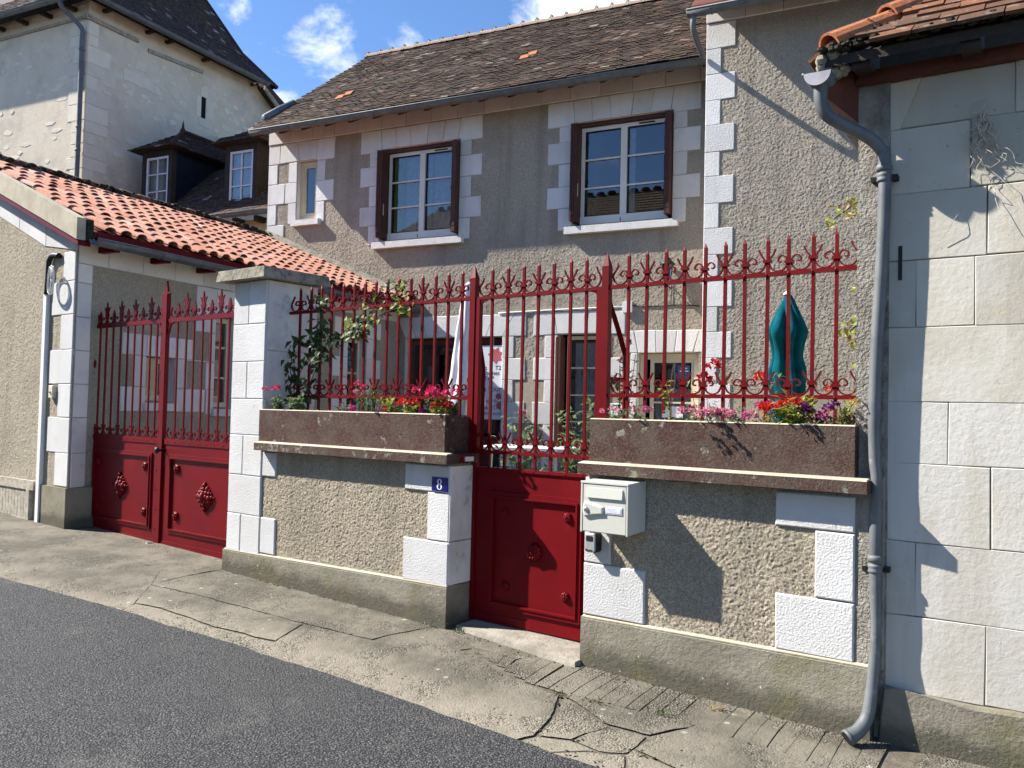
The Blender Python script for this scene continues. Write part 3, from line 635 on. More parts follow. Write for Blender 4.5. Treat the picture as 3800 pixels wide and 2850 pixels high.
def gutter(M_, p0, p1, r, parent, mat='zinc', joints=0.0, name='gutter', closed=(False, False)):
    # half-round gutter with a rolled front bead; p0 to p1 along its axis
    p0, p1 = Vector(p0), Vector(p1); t = (p1 - p0).normalized(); side = t.cross(Vector((0, 0, 1))).normalized()
    prof = []
    for k in range(11):
        a = math.pi * k / 10; prof.append((-math.cos(a) * r, -math.sin(a) * r))
    pr = prof + [(x * .93, z * .93) for (x, z) in reversed(prof)]
    b = B(M_); n = len(pr); vs = []; fs = []
    L = (p1 - p0).length; m = max(2, int(L / .5)); 
    for i in range(m + 1):
        c = p0 + t * (L * i / m)
        for (x, z) in pr: vs.append(c + side * x + Vector((0, 0, z)))
    for i in range(m):
        for k in range(n): fs.append((i * n + k, i * n + (k + 1) % n, (i + 1) * n + (k + 1) % n, (i + 1) * n + k))
    for i in (0, m): fs += [(i * n + k, i * n + k + 1, i * n + n - 2 - k, i * n + n - 1 - k) for k in range(10)]
    b.add(vs, fs); g = b.build(name, M[mat], parent, smooth=True)
    bead = B(M_); bead.tube([p0 + side * r * 1.02, p1 + side * r * 1.02], r * .13, 6); bead.build('bead', M[mat], g, smooth=True)
    if joints:
        s_ = joints * .5
        while s_ < L:
            c = p0 + t * s_; q = B(M_); ring = [c + side * (-math.cos(math.pi * k / 10) * r * 1.04) + Vector((0, 0, -math.sin(math.pi * k / 10) * r * 1.04)) for k in range(11)]
            q.tube(ring, .008, 5); q.build('bracket', M[mat], g, smooth=True); s_ += joints
    return g
def pipe(M_, pts, rs, parent, mat='zinc', name='downpipe', n=14, k=5):
    P = smooth_path(pts, k)
    if isinstance(rs, (int, float)): r = rs
    else:
        r = []
        for i in range(len(pts) - 1):
            for j in range(k): r.append(rs[i] + (rs[i + 1] - rs[i]) * j / k)
        r.append(rs[-1])
    return B(M_).tube(P, r, n).build(name, M[mat], parent, smooth=True)
TILE = {}
def flat_tile_mesh(key, w, L, th, mat):
    b = B(); b.hexa([(-w / 2, 0, 0), (w / 2, 0, 0), (w / 2, L, 0), (-w / 2, L, 0), (-w / 2, 0, th), (w / 2, 0, th), (w / 2, L, th), (-w / 2, L, th)])
    TILE[key] = b; return b.mesh('tile', mat)
def flat_tiles(parent, P, ex, es, en, W, L, tw, gauge, th, mat, keep=None, cap=300, seed=1, rough=1.0):
    # courses of flat tiles on the plane through P (x along eave ex, up the slope es, normal en); nearest ones are single parts
    rnd = random.Random(seed); lst = []
    rows = int(L / gauge); 
    for r_ in range(rows):
        off = (tw * .5 if r_ % 2 else 0) + rnd.uniform(-.01, .01); wav = .02 * math.sin(r_ * .7)
        n = int(W / tw) + 1
        for c in range(n):
            x = off + c * tw + tw / 2
            if x - tw * .5 < -.04 or x + tw * .5 > W + .03: continue
            s_ = r_ * gauge + rnd.uniform(-.009, .009) * rough + .012 * noise.noise((x * 1.3, r_ * .31, seed))
            if keep and not keep(x, s_): continue
            sag = .018 * rough * noise.noise((x * .9, s_ * .9, seed + 5))
            tilt = .075 + rnd.uniform(-.02, .035) * rough; yaw = rnd.uniform(-.03, .03) * rough; roll = rnd.uniform(-.025, .025) * rough
            c_ = P + ex * x + es * s_ + en * (sag + .012 + rnd.uniform(0, .006) * rough)
            m3 = Matrix((ex, es, en)).transposed().to_4x4()
            Mx = Matrix.Translation(c_) @ m3 @ Matrix.Rotation(yaw, 4, 'Z') @ Matrix.Rotation(-tilt, 4, 'X') @ Matrix.Rotation(roll, 4, 'Y')
            lst.append(((c_ - EYE).length, Mx, rnd.random()))
    lst.sort(key=lambda q: q[0])
    Lt = gauge * 2.1; me = flat_tile_mesh('t', tw * .97, Lt, th, mat); base = TILE['t']
    for (_, Mx, rv) in lst[:cap]: inst('tile', me, Mx, parent)
    if len(lst) > cap:
        b = B()
        for (_, Mx, rv) in lst[cap:]: b.add([Mx @ v for v in base.v], base.f, rv)
        b.build('tile_courses', mat, parent, kind='stuff', recalc=False)
Zv = Vector((0, 0, 1))
HXv = Vector((math.cos(TH), math.sin(TH), 0)); HYv = Vector((-math.sin(TH), math.cos(TH), 0))

# ================================================================== main house
house = thing('main_house', 'two-storey grey rendered house with white quoins and brown shuttered windows behind the red railings', 'house', H @ Vector((1.2, 0, .3)))
HH = [(-2.555, -2.07, 5.34, 6.53), (-.525, 1.205, 4.76, 6.53), (3.42, 5.15, 4.76, 6.53), (.13, 2.15, .3, 2.91), (3.20, 3.97, 1.0, 2.93), (4.62, 5.62, .8, 2.60)]
wall_holes(H, -3.31, 5.9, 0, 7.3, HH, 0, .24, 'wall', M['render'], house, M['white_smooth'])
grit(H, -3.30, 5.84, 2.2, 7.0, .0125, .004, .010, 'render_coat', M['render'], house, HH, 3)
g = B(H); g.add([(-3.31, 0, 0), (-3.31, 6.7, 0), (-3.31, 6.7, 7.3), (-3.31, 3.36, 9.9), (-3.31, 0, 7.35)], [(0, 4, 3, 2, 1)]); g.add([(-3.31, 6.7, 0), (6, 6.7, 0), (6, 6.7, 7.3), (-3.31, 6.7, 7.3)], [(0, 1, 2, 3)]); g.build('side_wall', M['render'], house, recalc=False)
def hs_(pts, mat='white', **k): return stone(pts, H, .03, -.014, M[mat], house, ch=.009, j=.005, **k)
# fascia course under the gutter
fj = [-3.31, -2.755, -2.19, -1.64, -1.07, -.52, .03, .59, 1.14, 1.69, 2.24, 2.79, 3.35, 3.90, 4.46, 5.01, 5.58, 5.78]
for a, b_ in zip(fj, fj[1:]): stone(rect(a, b_, 6.925, 7.32), H, .05, -.03, M['white_smooth'], house, 'fascia_stone')
# small window and left corner
for a, b_, c, d in [(-3.31, -3.01, 6.515, 6.92), (-3.31, -3.06, 6.105, 6.515), (-2.78, -2.557, 6.105, 6.515), (-3.31, -2.86, 5.69, 6.105), (-2.86, -2.557, 5.69, 6.105), (-3.31, -3.07, 5.265, 5.69), (-2.77, -2.557, 5.265, 5.69),
                    (-3.31, -2.86, 4.85, 5.265), (-2.068, -1.85, 6.08, 6.495), (-2.068, -1.64, 5.67, 6.08), (-2.068, -1.85, 5.26, 5.67)]: hs_(rect(a, b_, c, d))
hs_([(-3.01, 6.515), (-2.557, 6.53), (-2.515, 6.53), (-2.56, 6.92), (-3.01, 6.92)]); hs_([(-2.515, 6.53), (-2.08, 6.53), (-2.09 + .04, 6.92), (-2.56, 6.92)]); hs_([(-2.08, 6.53), (-2.068, 6.495), (-1.63, 6.495), (-1.63, 6.92), (-2.05, 6.92)])
B(H).hexa([(-2.62, -.10, 5.20), (-1.93, -.10, 5.20), (-1.93, .24, 5.20), (-2.62, .24, 5.20), (-2.62, -.10, 5.31), (-1.93, -.10, 5.31), (-1.93, .24, 5.345), (-2.62, .24, 5.345)]).build('sill', M['white'], house)
w0 = framebars(H, -2.55, -2.075, 5.36, 6.52, .10, .16, .07, 'window', M['cream_frame'], house)
framebars(H, -2.48, -2.145, 5.43, 6.45, .12, .17, .05, 'sash', M['cream_frame'], w0); pane(H, -2.43, -2.19, 5.48, 6.40, .15, w0)
# the two upper windows
for du, left_mat in ((0.0, 'green_curtain'), (3.943, 'dark_curtain')):
    L_, Rr = -.525 + du, 1.205 + du
    for a, b_, c, d in [(-.79, -.525, 6.215, 6.485), (-1.0, -.525, 5.84, 6.215), (-.79, -.525, 5.45, 5.84), (-1.0, -.525, 5.075, 5.45), (-.785, -.525, 4.70, 5.075),
                        (1.205, 1.44, 6.215, 6.485), (1.205, 1.655, 5.83, 6.215), (1.205, 1.44, 5.45, 5.83), (1.205, 1.655, 5.075, 5.45), (1.205, 1.43, 4.69, 5.075)]: hs_(rect(a + du, b_ + du, c, d))
    vo = [(-.54, -.51), (-.215, -.18), (.115, .15), (.53, .495), (.885, .83), (1.215, 1.16)]
    hs_([(-1.01 + du, 6.485), (L_, 6.485), (L_ + .01, 6.53), (vo[0][1] + du, 6.53), (vo[0][0] + du, 6.915), (-1.01 + du, 6.915)])
    for (t0, b0), (t1, b1) in zip(vo, vo[1:]): hs_([(b0 + du, 6.53), (b1 + du, 6.53), (t1 + du, 6.915), (t0 + du, 6.915)])
    hs_([(vo[-1][1] + du, 6.53), (Rr, 6.53), (Rr, 6.485), (1.655 + du, 6.485), (1.655 + du, 6.915), (vo[-1][0] + du, 6.915)])
    B(H).hexa([(-.63 + du, -.11, 4.615), (1.325 + du, -.11, 4.615), (1.325 + du, .2, 4.615), (-.63 + du, .2, 4.615), (-.63 + du, -.11, 4.735), (1.325 + du, -.11, 4.735), (1.325 + du, .24, 4.79), (-.63 + du, .24, 4.79)]).build('sill', M['white'], house)
    a, c = L_ + .10, Rr - .10
    fr = framebars(H, a, c, 4.80, 6.46, .13, .20, .065, 'window', M['beige'], house)
    B(H).box(a, c, .11, .14, 4.80, 4.93).build('lower_rail', M['beige'], fr)
    mid = (a + c) / 2; B(H).box(mid - .055, mid + .055, .10, .15, 4.93, 6.395).build('mullion', M['beige'], fr)
    for (p, q) in ((a + .065, mid - .055), (mid + .055, c - .065)):
        sash = framebars(H, p, q, 4.93, 6.395, .14, .17, .022, 'sash', M['black'], fr)
        pane(H, p + .02, q - .02, 4.95, 6.375, .155, fr)
        for zz in (5.415, 5.90): B(H).box(p, q, .128, .15, zz - .014, zz + .014).build('glazing_bar', M['beige'], fr)
        curtain(H, p + .02, p + (.26 if p < mid - .2 else .12), 4.9, 6.4, .20, left_mat if p < mid - .2 else 'net_curtain', fr, 2)
        if du == 0: curtain(H, p + .03, q - .02, 4.9, 6.4, .235, 'net_curtain', fr, 8, .012)
    B(H).box(mid + .25, mid + .52, .105, .135, 6.415, 6.43).build('vent', M['dark'], fr)
    B(H).box(L_ + .09, Rr - .09, .06, .13, 6.47, 6.528).build('shutter_rail', M['brown'], house)
    B(H).lathe((mid, -.02, 4.78), [(.006, 0), (.008, .03), (.006, .07)], 6).build('shutter_stop', M['black'], house)
    for sgn, xe in ((1, L_), (-1, Rr)):                                      # folded shutters, leaf on leaf
        for k in range(3):
            x_ = xe + sgn * (.006 + k * .034); lf = B(H).box(min(x_, x_ + sgn * .028), max(x_, x_ + sgn * .028), -.155 + k * .012, .105, 4.82, 6.475); lo_ = lf.build('shutter_leaf', M['brown'], house)
            for zz in (4.95, 5.62, 6.30): B(H).box(min(x_, x_ + sgn * .036), max(x_, x_ + sgn * .036), -.16 + k * .012, -.12, zz - .03, zz + .03).build('hinge', M['brown'], lo_)
        if sgn == 1: B(H).box(xe + .106, xe + .118, -.06, -.045, 5.25, 5.47).build('latch', M['bell'], house)
# ground floor
cx_ = 1.13; bt = [.13, .36, .60, .84, 1.07, 1.30, 1.54, 1.82, 2.15]
tp = [cx_ + (b_ - cx_) * 1.22 for b_ in bt]; tp[0] = -.05
for i in range(len(bt) - 1): hs_([(bt[i], 2.91), (bt[i + 1], 2.91), (tp[i + 1], 3.30), (tp[i], 3.30)])
hs_([(bt[-1], 2.91), (2.6, 2.91), (2.6, 3.30), (tp[-1], 3.30)])
z_ = [2.91, 2.53, 2.15, 1.77, 1.39, 1.01, .63, .3]
for i in range(7):
    hs_(rect(2.152, 2.38 if i % 2 == 0 else 2.6, z_[i + 1], z_[i])); hs_(rect(2.965 if i % 2 == 0 else 2.755, 3.198, z_[i + 1], z_[i])); hs_(rect(3.972, 4.16 if i % 2 == 0 else 4.38, z_[i + 1], z_[i]))
    hs_(rect(4.42 if i % 2 else 4.50, 4.618, z_[i + 1] - .32, z_[i] - .31)) if i < 6 else None
bt = [3.2, 3.45, 3.72, 3.97]; tp = [3.13, 3.42, 3.76, 4.05]
hs_([(2.75, 2.91), (3.2, 2.93), (tp[0], 3.31), (2.75, 3.31)]); hs_([(3.97, 2.93), (4.40, 2.91), (4.40, 3.31), (tp[-1], 3.31)])
for i in range(3): hs_([(bt[i], 2.93), (bt[i + 1], 2.93), (tp[i + 1], 3.31), (tp[i], 3.31)])
bt = [4.62, 4.93, 5.23, 5.53]; tp = [4.55, 4.91, 5.27, 5.62]
hs_([(4.42, 2.60), (4.62, 2.60), (tp[0], 2.96), (4.42, 2.96)]); hs_([(5.53, 2.60), (5.80, 2.60), (5.80, 2.96), (tp[-1], 2.96)])
for i in range(3): hs_([(bt[i], 2.60), (bt[i + 1], 2.60), (tp[i + 1], 2.96), (tp[i], 2.96)])
dr = framebars(H, .15, 2.13, .35, 2.89, .16, .22, .09, 'door_frame', M['timber_red'], house)
for k in range(4):
    dl = framebars(H, .24 + k * .45, .69 + k * .45, .38, 2.80, .17, .21, .07, 'door_leaf', M['timber'], dr); pane(H, .31 + k * .45, .62 + k * .45, 1.2, 2.73, .19, dl); B(H).box(.31 + k * .45, .62 + k * .45, .18, .20, .45, 1.15).build('panel', M['timber'], dl)
wd = framebars(H, 3.34, 3.95, 1.02, 2.90, .10, .16, .06, 'french_window', M['cream_frame'], house)
pane(H, 3.42, 3.89, 1.1, 2.82, .13, wd)
for zz in (1.45, 1.90, 2.36): B(H).box(3.40, 3.91, .115, .14, zz - .012, zz + .012).build('glazing_bar', M['cream_frame'], wd)
curtain(H, 3.42, 3.9, 1.05, 2.8, .3, 'net_curtain', wd, 8)
for k in range(2): B(H).box(3.215 + k * .05, 3.255 + k * .05, -.12, .10, 1.03, 2.88).build('shutter_leaf', M['brown'], house)
w3 = framebars(H, 4.63, 5.61, .82, 2.59, .10, .17, .09, 'window', M['cream_frame'], house)
framebars(H, 4.80, 5.53, .91, 2.50, .12, .18, .055, 'sash', M['cream_frame'], w3); pane(H, 4.86, 5.48, .95, 2.45, .16, w3)
for zz in (1.28, 1.80): B(H).box(4.85, 5.48, .13, .155, zz - .014, zz + .014).build('glazing_bar', M['cream_frame'], w3)
curtain(H, 4.86, 5.46, .9, 2.02, .24, 'net_curtain', w3, 9); B(H).box(5.25, 5.44, .144, .147, 2.18, 2.40).build('notice', M['blue_print'], w3); B(H).box(5.0, 5.34, .144, .147, 1.56, 1.74).build('notice', M['paper'], w3)
for k, (a, b_) in enumerate(((5.30, 5.40), (5.28, 5.42), (5.33, 5.37))): B(H).box(a, b_, .141, .1435, 2.345 - k * .045, 2.362 - k * .045).build('print_line', M['letter_white'], w3)
# cable run, junction box and lantern
pipe(H, [(2.07, -.02, 3.32), (3.2, -.02, 3.345), (4.36, -.02, 3.36)], .014, house, 'white_plastic', 'conduit', 6)
B(H).box(4.36, 4.52, -.06, 0, 3.26, 3.44).build('junction_box', M['white_plastic'], house)
pipe(H, [(4.52, -.012, 3.37), (4.9, -.012, 3.35), (5.3, -.012, 3.36), (5.62, -.012, 3.33)], .008, house, 'black', 'cable', 5)
pipe(H, [(5.16, -.012, 3.36), (5.165, -.012, 3.6), (5.17, -.012, 3.72)], .005, house, 'black', 'cable', 5)
lan = thing('wall_lantern', 'dark green metal wall lantern above the ground-floor window, seen through the railings', 'lantern', H @ Vector((5.13, -.14, 3.66)))
B(H).lathe((5.13, -.14, 3.99), [(.125, 0), (.12, .015), (.07, .06), (.045, .10), (.012, .13), (.01, .16)], 12).build('cap', simple('green_bronze', (.04, .06, .06), (.03, .045, .045), 9, .4, metal=.5), lan, smooth=True)
gl = B(H)
for k in range(6):
    an = math.pi / 3 * k; gl.tube([(5.13 + .085 * math.cos(an), -.14 + .085 * math.sin(an), 3.98), (5.13 + .05 * math.cos(an), -.14 + .05 * math.sin(an), 3.72)], .007, 4)
gl.build('cage', M['black'], lan); B(H).lathe((5.13, -.14, 3.72), [(.045, 0), (.078, .26)], 8).build('lamp_glass', M['glass'], lan)
B(H).lathe((5.13, -.14, 3.62), [(.006, 0), (.02, .03), (.05, .07), (.05, .10)], 8).build('foot', M['black'], lan); B(H).tube([(5.13, -.14, 3.66), (5.16, -.06, 3.62), (5.17, 0, 3.66)], .012, 6).build('arm', M['black'], lan)
# roof
EAVE_V, EAVE_Z, RIDGE_V, RIDGE_Z = -.55, 7.07, 3.36, 10.06
es = (HYv * (RIDGE_V - EAVE_V) + Zv * (RIDGE_Z - EAVE_Z)); SL = es.length; es.normalize(); en = HXv.cross(es).normalized()
dk = B(H).hexa([(-3.34, EAVE_V, EAVE_Z - .09), (5.95, EAVE_V, EAVE_Z - .09), (5.95, RIDGE_V, RIDGE_Z - .09), (-3.34, RIDGE_V, RIDGE_Z - .09), (-3.34, EAVE_V, EAVE_Z - .03), (5.95, EAVE_V, EAVE_Z - .03), (5.95, RIDGE_V, RIDGE_Z - .03), (-3.34, RIDGE_V, RIDGE_Z - .03)])
dk.hexa([(-3.34, RIDGE_V, RIDGE_Z - .09), (5.95, RIDGE_V, RIDGE_Z - .09), (5.95, 7.4, 7.2), (-3.34, 7.4, 7.2), (-3.34, RIDGE_V, RIDGE_Z - .02), (5.95, RIDGE_V, RIDGE_Z - .02), (5.95, 7.4, 7.3), (-3.34, 7.4, 7.3)])
roof = dk.build('roof', M['timber_red'], house)
flat_tiles(roof, H @ Vector((-3.38, EAVE_V - .03, EAVE_Z)), HXv, es, en, 9.22, SL, .172, .100, .018, M['tile_house'], seed=3, rough=1.6)
for k in range(27):
    x = -3.36 + k * .345; ang = R(random.uniform(-2, 2)); b = B(H @ Matrix.Translation((x, RIDGE_V, RIDGE_Z + .02)) @ Matrix.Rotation(ang, 4, 'Y'))
    vs = []; n = 8
    for i in range(2):
        for j in range(n + 1):
            a = math.pi * j / n; rr = .115 - .012 * i; vs.append((i * .36, -math.cos(a) * rr * 1.15, math.sin(a) * rr - .02))
    b.add(vs, [(j, j + 1, n + 2 + j, n + 1 + j) for j in range(n)]); rt = b.build('ridge_tile', M['ridge_tile'], roof, smooth=True, recalc=False)
    b = B(H @ Matrix.Translation((x, RIDGE_V, RIDGE_Z + .02))); b.add([(-.03, -.15, -.03), (.05, -.15, -.03), (.10, .15, -.03), (-.03, .15, -.03), (.0, -.05, .15), (.03, -.05, .13), (.03, .05, .13), (0, .05, .15)], [(0, 3, 2, 1), (4, 5, 6, 7), (0, 1, 5, 4), (1, 2, 6, 5), (2, 3, 7, 6), (3, 0, 4, 7)]); b.build('mortar_crest', M['concrete_cap'], rt)
for (u_, s_) in ((-1.85, 1.15), (2.05, 1.75)):                               # two new tiles
    c_ = (H @ Vector((u_, 0, 0))) + HYv * EAVE_V + Zv * EAVE_Z + es * s_ + en * .055
    for d_ in ((0, 0), (.1, .17)):
        inst('new_tile', flat_tile_mesh('n', .17, .26, .018, M['tile_orange']), Matrix.Translation(c_ + HXv * d_[0] + es * d_[1]) @ Matrix((HXv, es, en)).transposed().to_4x4() @ Matrix.Rotation(.25, 4, 'Z'), roof)
gutter(H, (-3.22, -.63, 7.02), (5.83, -.63, 7.0), .085, house, 'zinc', .66)
for k in range(17):
    u_ = -3.15 + k * .555; B(H).hexa([(u_, -.53, 6.93), (u_ + .08, -.53, 6.93), (u_ + .08, .02, 7.22), (u_, .02, 7.22), (u_, -.53, 7.0), (u_ + .08, -.53, 7.0), (u_ + .08, .02, 7.42), (u_, .02, 7.42)]).build('rafter', M['timber_red'], house)
B(H).tube([(-3.32, -.15, 7.44), (-3.28, .25, 7.76), (-3.22, .6, 8.02)], [.10, .09, .07], 8).build('hip_flashing', M['zinc_dark'], roof, smooth=True)

# ================================================================== projecting wing on the right
WV = -.72
wing = thing('house_wing', 'taller rendered wing with white toothed quoins beside the shuttered house, behind the teal parasol', 'house', H @ Vector((7.2, WV, .3)))
wg = B(H); wg.add([(5.835, WV, 0), (9.6, WV, 0), (9.6, WV, 8.0), (5.835, WV, 8.0)], [(0, 1, 2, 3)]); wg.add([(5.835, WV, 0), (5.835, 7, 0), (5.835, 7, 8.0), (5.835, 3.0, 11.4), (5.835, WV, 8.0)], [(0, 4, 3, 2, 1)]); wg.add([(9.6, WV, 0), (9.6, 7, 0), (9.6, 7, 8.0), (9.6, WV, 8.0)], [(0, 1, 2, 3)]); wg.build('wall', M['render'], wing, recalc=False)
grit(H, 6.0, 8.6, 2.0, 7.52, .0115, WV + .004, .0105, 'render_coat', M['render'], wing, (), 4)
zq = [7.48, 7.095, 6.71, 6.315, 5.94, 5.535, 5.168, 4.76, 4.388, 3.993, 3.61, 3.218, 2.845, 2.46, 2.08, 1.7, 1.3, .9, .5]
for i in range(len(zq) - 1): stone(rect(5.835, (6.27 if i % 2 == 0 else 6.06), zq[i + 1], zq[i]), H, WV + .04, WV - .014, M['white'], wing)
for a, b_ in zip([5.835, 6.41, 6.95, 7.48, 8.03, 8.58, 9.1], [6.41, 6.95, 7.48, 8.03, 8.58, 9.1, 9.6]): stone(rect(a, b_, 7.49, 7.86), H, WV + .04, WV - .03, M['white_smooth'], wing, 'fascia_stone')
wr = B(H).hexa([(5.72, -1.22, 7.50), (9.9, -1.22, 7.50), (9.9, 3.0, 11.3), (5.72, 3.0, 11.3), (5.72, -1.22, 7.57), (9.9, -1.22, 7.57), (9.9, 3.0, 11.4), (5.72, 3.0, 11.4)]).build('roof', M['timber_red'], wing)
gutter(H, (5.69, -1.30, 7.45), (9.8, -1.30, 7.45), .085, wing, 'zinc', .7)
pipe(H, [(5.78, -1.30, 7.38), (5.77, -1.29, 7.24), (5.78, -1.22, 7.14), (5.80, -.95, 7.02), (5.80, -.76, 6.98)], .042, wing, 'zinc', 'gutter_spout', 10, 4)

# ================================================================== outbuilding on the left with the orange roof
shed = thing('outbuilding', 'low rendered outbuilding with orange roman tile roof at the left of the carriage gate', 'outbuilding', (-11.2, 4.75, .1))
def vS(u): return -6.712 - .2 * u                                            # street line in the house frame
def px(u, v, z): return H @ Vector((u, v, z))
gab = [(-13.6, -.05), (-9.975, -.05), (-9.975, 3.40), (-13.6, 4.90)]
B(S).prism(gab, Y0 + .04, Y0).build('gable_wall', M['render_shed'], shed)
grit(S, -13.0, -10.2, .05, 4.5, .011, Y0 + .004, .0095, 'render_coat', M['render_shed'], shed, (), 5, lambda X, Z: Z < 3.40 - .39 * (X + 9.975))
holes = [(-5.70, -5.24, 1.62, 2.19), (-4.55, -4.15, 1.55, 2.83), (-1.56, -1.05, 1.0, 2.80)]
SW = H @ Matrix.Rotation(math.pi / 2, 4, 'Z')                                # side wall frame: x runs to the house, y points into the shed
wall_holes(SW, -6.70, 0.0, 0, 3.5, holes, 0, .22, 'side_wall', M['render_shed'], shed, M['white_smooth'])
grit(SW, -6.5, -.02, 1.2, 3.3, .018, .004, .010, 'render_coat', M['render_shed'], shed, holes, 6)
def ss(a, b_, c, d, mat='white_smooth'): return stone(rect(a - 6.696, b_ - 6.696, c, d), SW, .03, -.014, M[mat], shed)
x_ = -.0
for a, b_ in zip([.0, .40, .90, 1.40, 1.89, 2.38, 2.88, 3.4, 3.9, 4.4, 4.95, 5.5, 6.05], [.40, .90, 1.40, 1.89, 2.38, 2.88, 3.4, 3.9, 4.4, 4.95, 5.5, 6.05, 6.68]): ss(a, b_, 3.205, 3.52)
for k, (c, d) in enumerate(zip([2.98, 2.58, 2.19, 1.8, 1.41, 1.0, .6], [3.205, 2.98, 2.58, 2.19, 1.8, 1.41, 1.0])): ss(0, .19, c, d)
for q in [(.63, 1.0, 2.19, 2.46), (1.0, 1.13, 2.19, 2.46), (1.13, 1.30, 2.19, 2.46), (1.30, 1.46, 2.19, 2.46), (1.46, 1.75, 2.19, 2.46), (1.46, 1.66, 1.80, 2.19), (.81, 1.0, 1.80, 2.19), (.63, 1.0, 1.49, 1.80), (1.46, 1.98, 1.49, 1.80),
          (1.78, 2.14, 2.58, 3.2), (2.04, 2.14, 2.19, 2.58), (1.66, 2.14, 2.17, 2.19 + .005), (1.98, 2.14, 1.80, 2.17), (2.0, 2.14, 1.46, 1.8), (2.56, 2.9, 2.83, 3.2), (2.56, 2.75, 2.4, 2.83), (2.56, 2.95, 2.0, 2.4), (2.56, 2.75, 1.55, 2.0), (2.14, 2.56, 2.85, 3.2),
          (4.75, 5.13, 2.82, 3.12), (5.13, 5.64, 2.82, 3.12), (5.64, 6.08, 2.82, 3.12), (5.66, 6.08, 2.12, 2.46), (5.66, 5.86, 2.46, 2.82), (5.66, 5.86, 1.75, 2.12), (5.66, 6.08, 1.4, 1.75), (4.9, 5.12, 2.46, 2.82), (4.72, 5.12, 2.12, 2.46), (4.9, 5.12, 1.75, 2.12), (4.72, 5.12, 1.4, 1.75)]: ss(*q)
B(SW).box(.97 - 6.696, 1.49 - 6.696, -.06, .18, 1.50, 1.60).build('sill', M['white_smooth'], shed); B(SW).box(2.1 - 6.696, 2.6 - 6.696, -.06, .18, 1.44, 1.54).build('sill', M['white_smooth'], shed)
for (a, b_, c, d) in holes:
    f_ = framebars(SW, a + .01, b_ - .01, c + .01, d - .01, .12, .18, .07 if b_ - a < .47 else .06, 'window', M['cream_frame'], shed); pane(SW, a + .07, b_ - .07, c + .08, d - .08, .15, f_)
    if d - c > .8:
        for k in (1, 2): B(SW).box(a + .06, b_ - .06, .135, .16, c + (d - c) * k / 3 - .014, c + (d - c) * k / 3 + .014).build('glazing_bar', M['cream_frame'], f_)
# corner pier blocks on the street face and rake course
zc = [(3.003, 3.35), (2.61, 3.003), (2.2, 2.61), (1.80, 2.2), (1.41, 1.80), (.997, 1.41), (.61, .997)]
gx = [-10.265, -10.265, -10.52, -10.285, -10.52, -10.30, -10.30]
for i, (c, d) in enumerate(zc):
    narrow = i % 2 == 0
    xl = -10.285 if i in (0, 1, 3, 5) else -10.53
    xl = {0: -10.265, 1: -10.53, 2: -10.285, 3: -10.53, 4: -10.287, 5: -10.53, 6: -10.30}[i]
    stone(rect(xl, -9.973, c, d), S, Y0 + .05, Y0 - .012, M['white_near'], shed)
rk = lambda x: 3.355 - .395 * (x + 9.975)
for a, b_ in zip([-9.973, -10.75, -11.5, -12.25, -13.0], [-10.75, -11.5, -12.25, -13.0, -13.6]):
    lo = (3.33 - .36 * (a + 10.265)) if a < -10.265 else 3.35
    stone([(b_, rk(b_) - .255 + .06), (a, (rk(a) - .255 + .06) if a < -10 else 3.35), (a, rk(a) + .10), (b_, rk(b_) + .10)], S, Y0 + .05, Y0 - .012, M['white_near'], shed, 'rake_stone', g=.002)
B(S).box(-10.70, -9.96, Y0 - .03, Y0 + .5, -.05, .60).build('plinth', M['plinth'], shed)
vb = B(S); A0, A1 = (-9.66, 3.385), (-13.6, 4.905)
def rakebox(b, o0, o1, yf, yb, a=A0, c=A1):
    b.hexa([(c[0], yf, c[1] + o0), (a[0], yf, a[1] + o0), (a[0], yb, a[1] + o0), (c[0], yb, c[1] + o0), (c[0], yf, c[1] + o1), (a[0], yf, a[1] + o1), (a[0], yb, a[1] + o1), (c[0], yb, c[1] + o1)]); return b
rakebox(B(S), .035, .285, Y0 - .16, Y0 - .06).build('verge_beam', M['verge'], shed)
rakebox(B(S), -.03, .022, Y0 - .145, Y0 - .0).build('verge_board', M['red'], shed)
# roman tiles
U0, ZE, U1, ZR = .34, 3.56, -3.32, 5.05
dd = B(H); dd.hexa([(U1, -6.0, ZR - .10), (U0 - .04, -6.72, ZE - .08), (U0 - .04, -.02, ZE - .08), (U1, -.02, ZR - .10), (U1, -6.0, ZR - .04), (U0 - .04, -6.72, ZE - .02), (U0 - .04, -.02, ZE - .02), (U1, -.02, ZR - .04)])
dd.hexa([(-6.6, -5.4, 3.6), (U1, -6.0, ZR - .10), (U1, -.02, ZR - .10), (-6.6, -.02, 3.6), (-6.6, -5.4, 3.66), (U1, -6.0, ZR - .04), (U1, -.02, ZR - .04), (-6.6, -.02, 3.66)])
sroof = dd.build('roof', M['timber_red'], shed)
ue = Vector((-(U0 - U1), 0, ZR - ZE)); SLs = ue.length; ue.normalize(); un = Vector((ue.z, 0, -ue.x)); 
if un.z < 0: un = -un
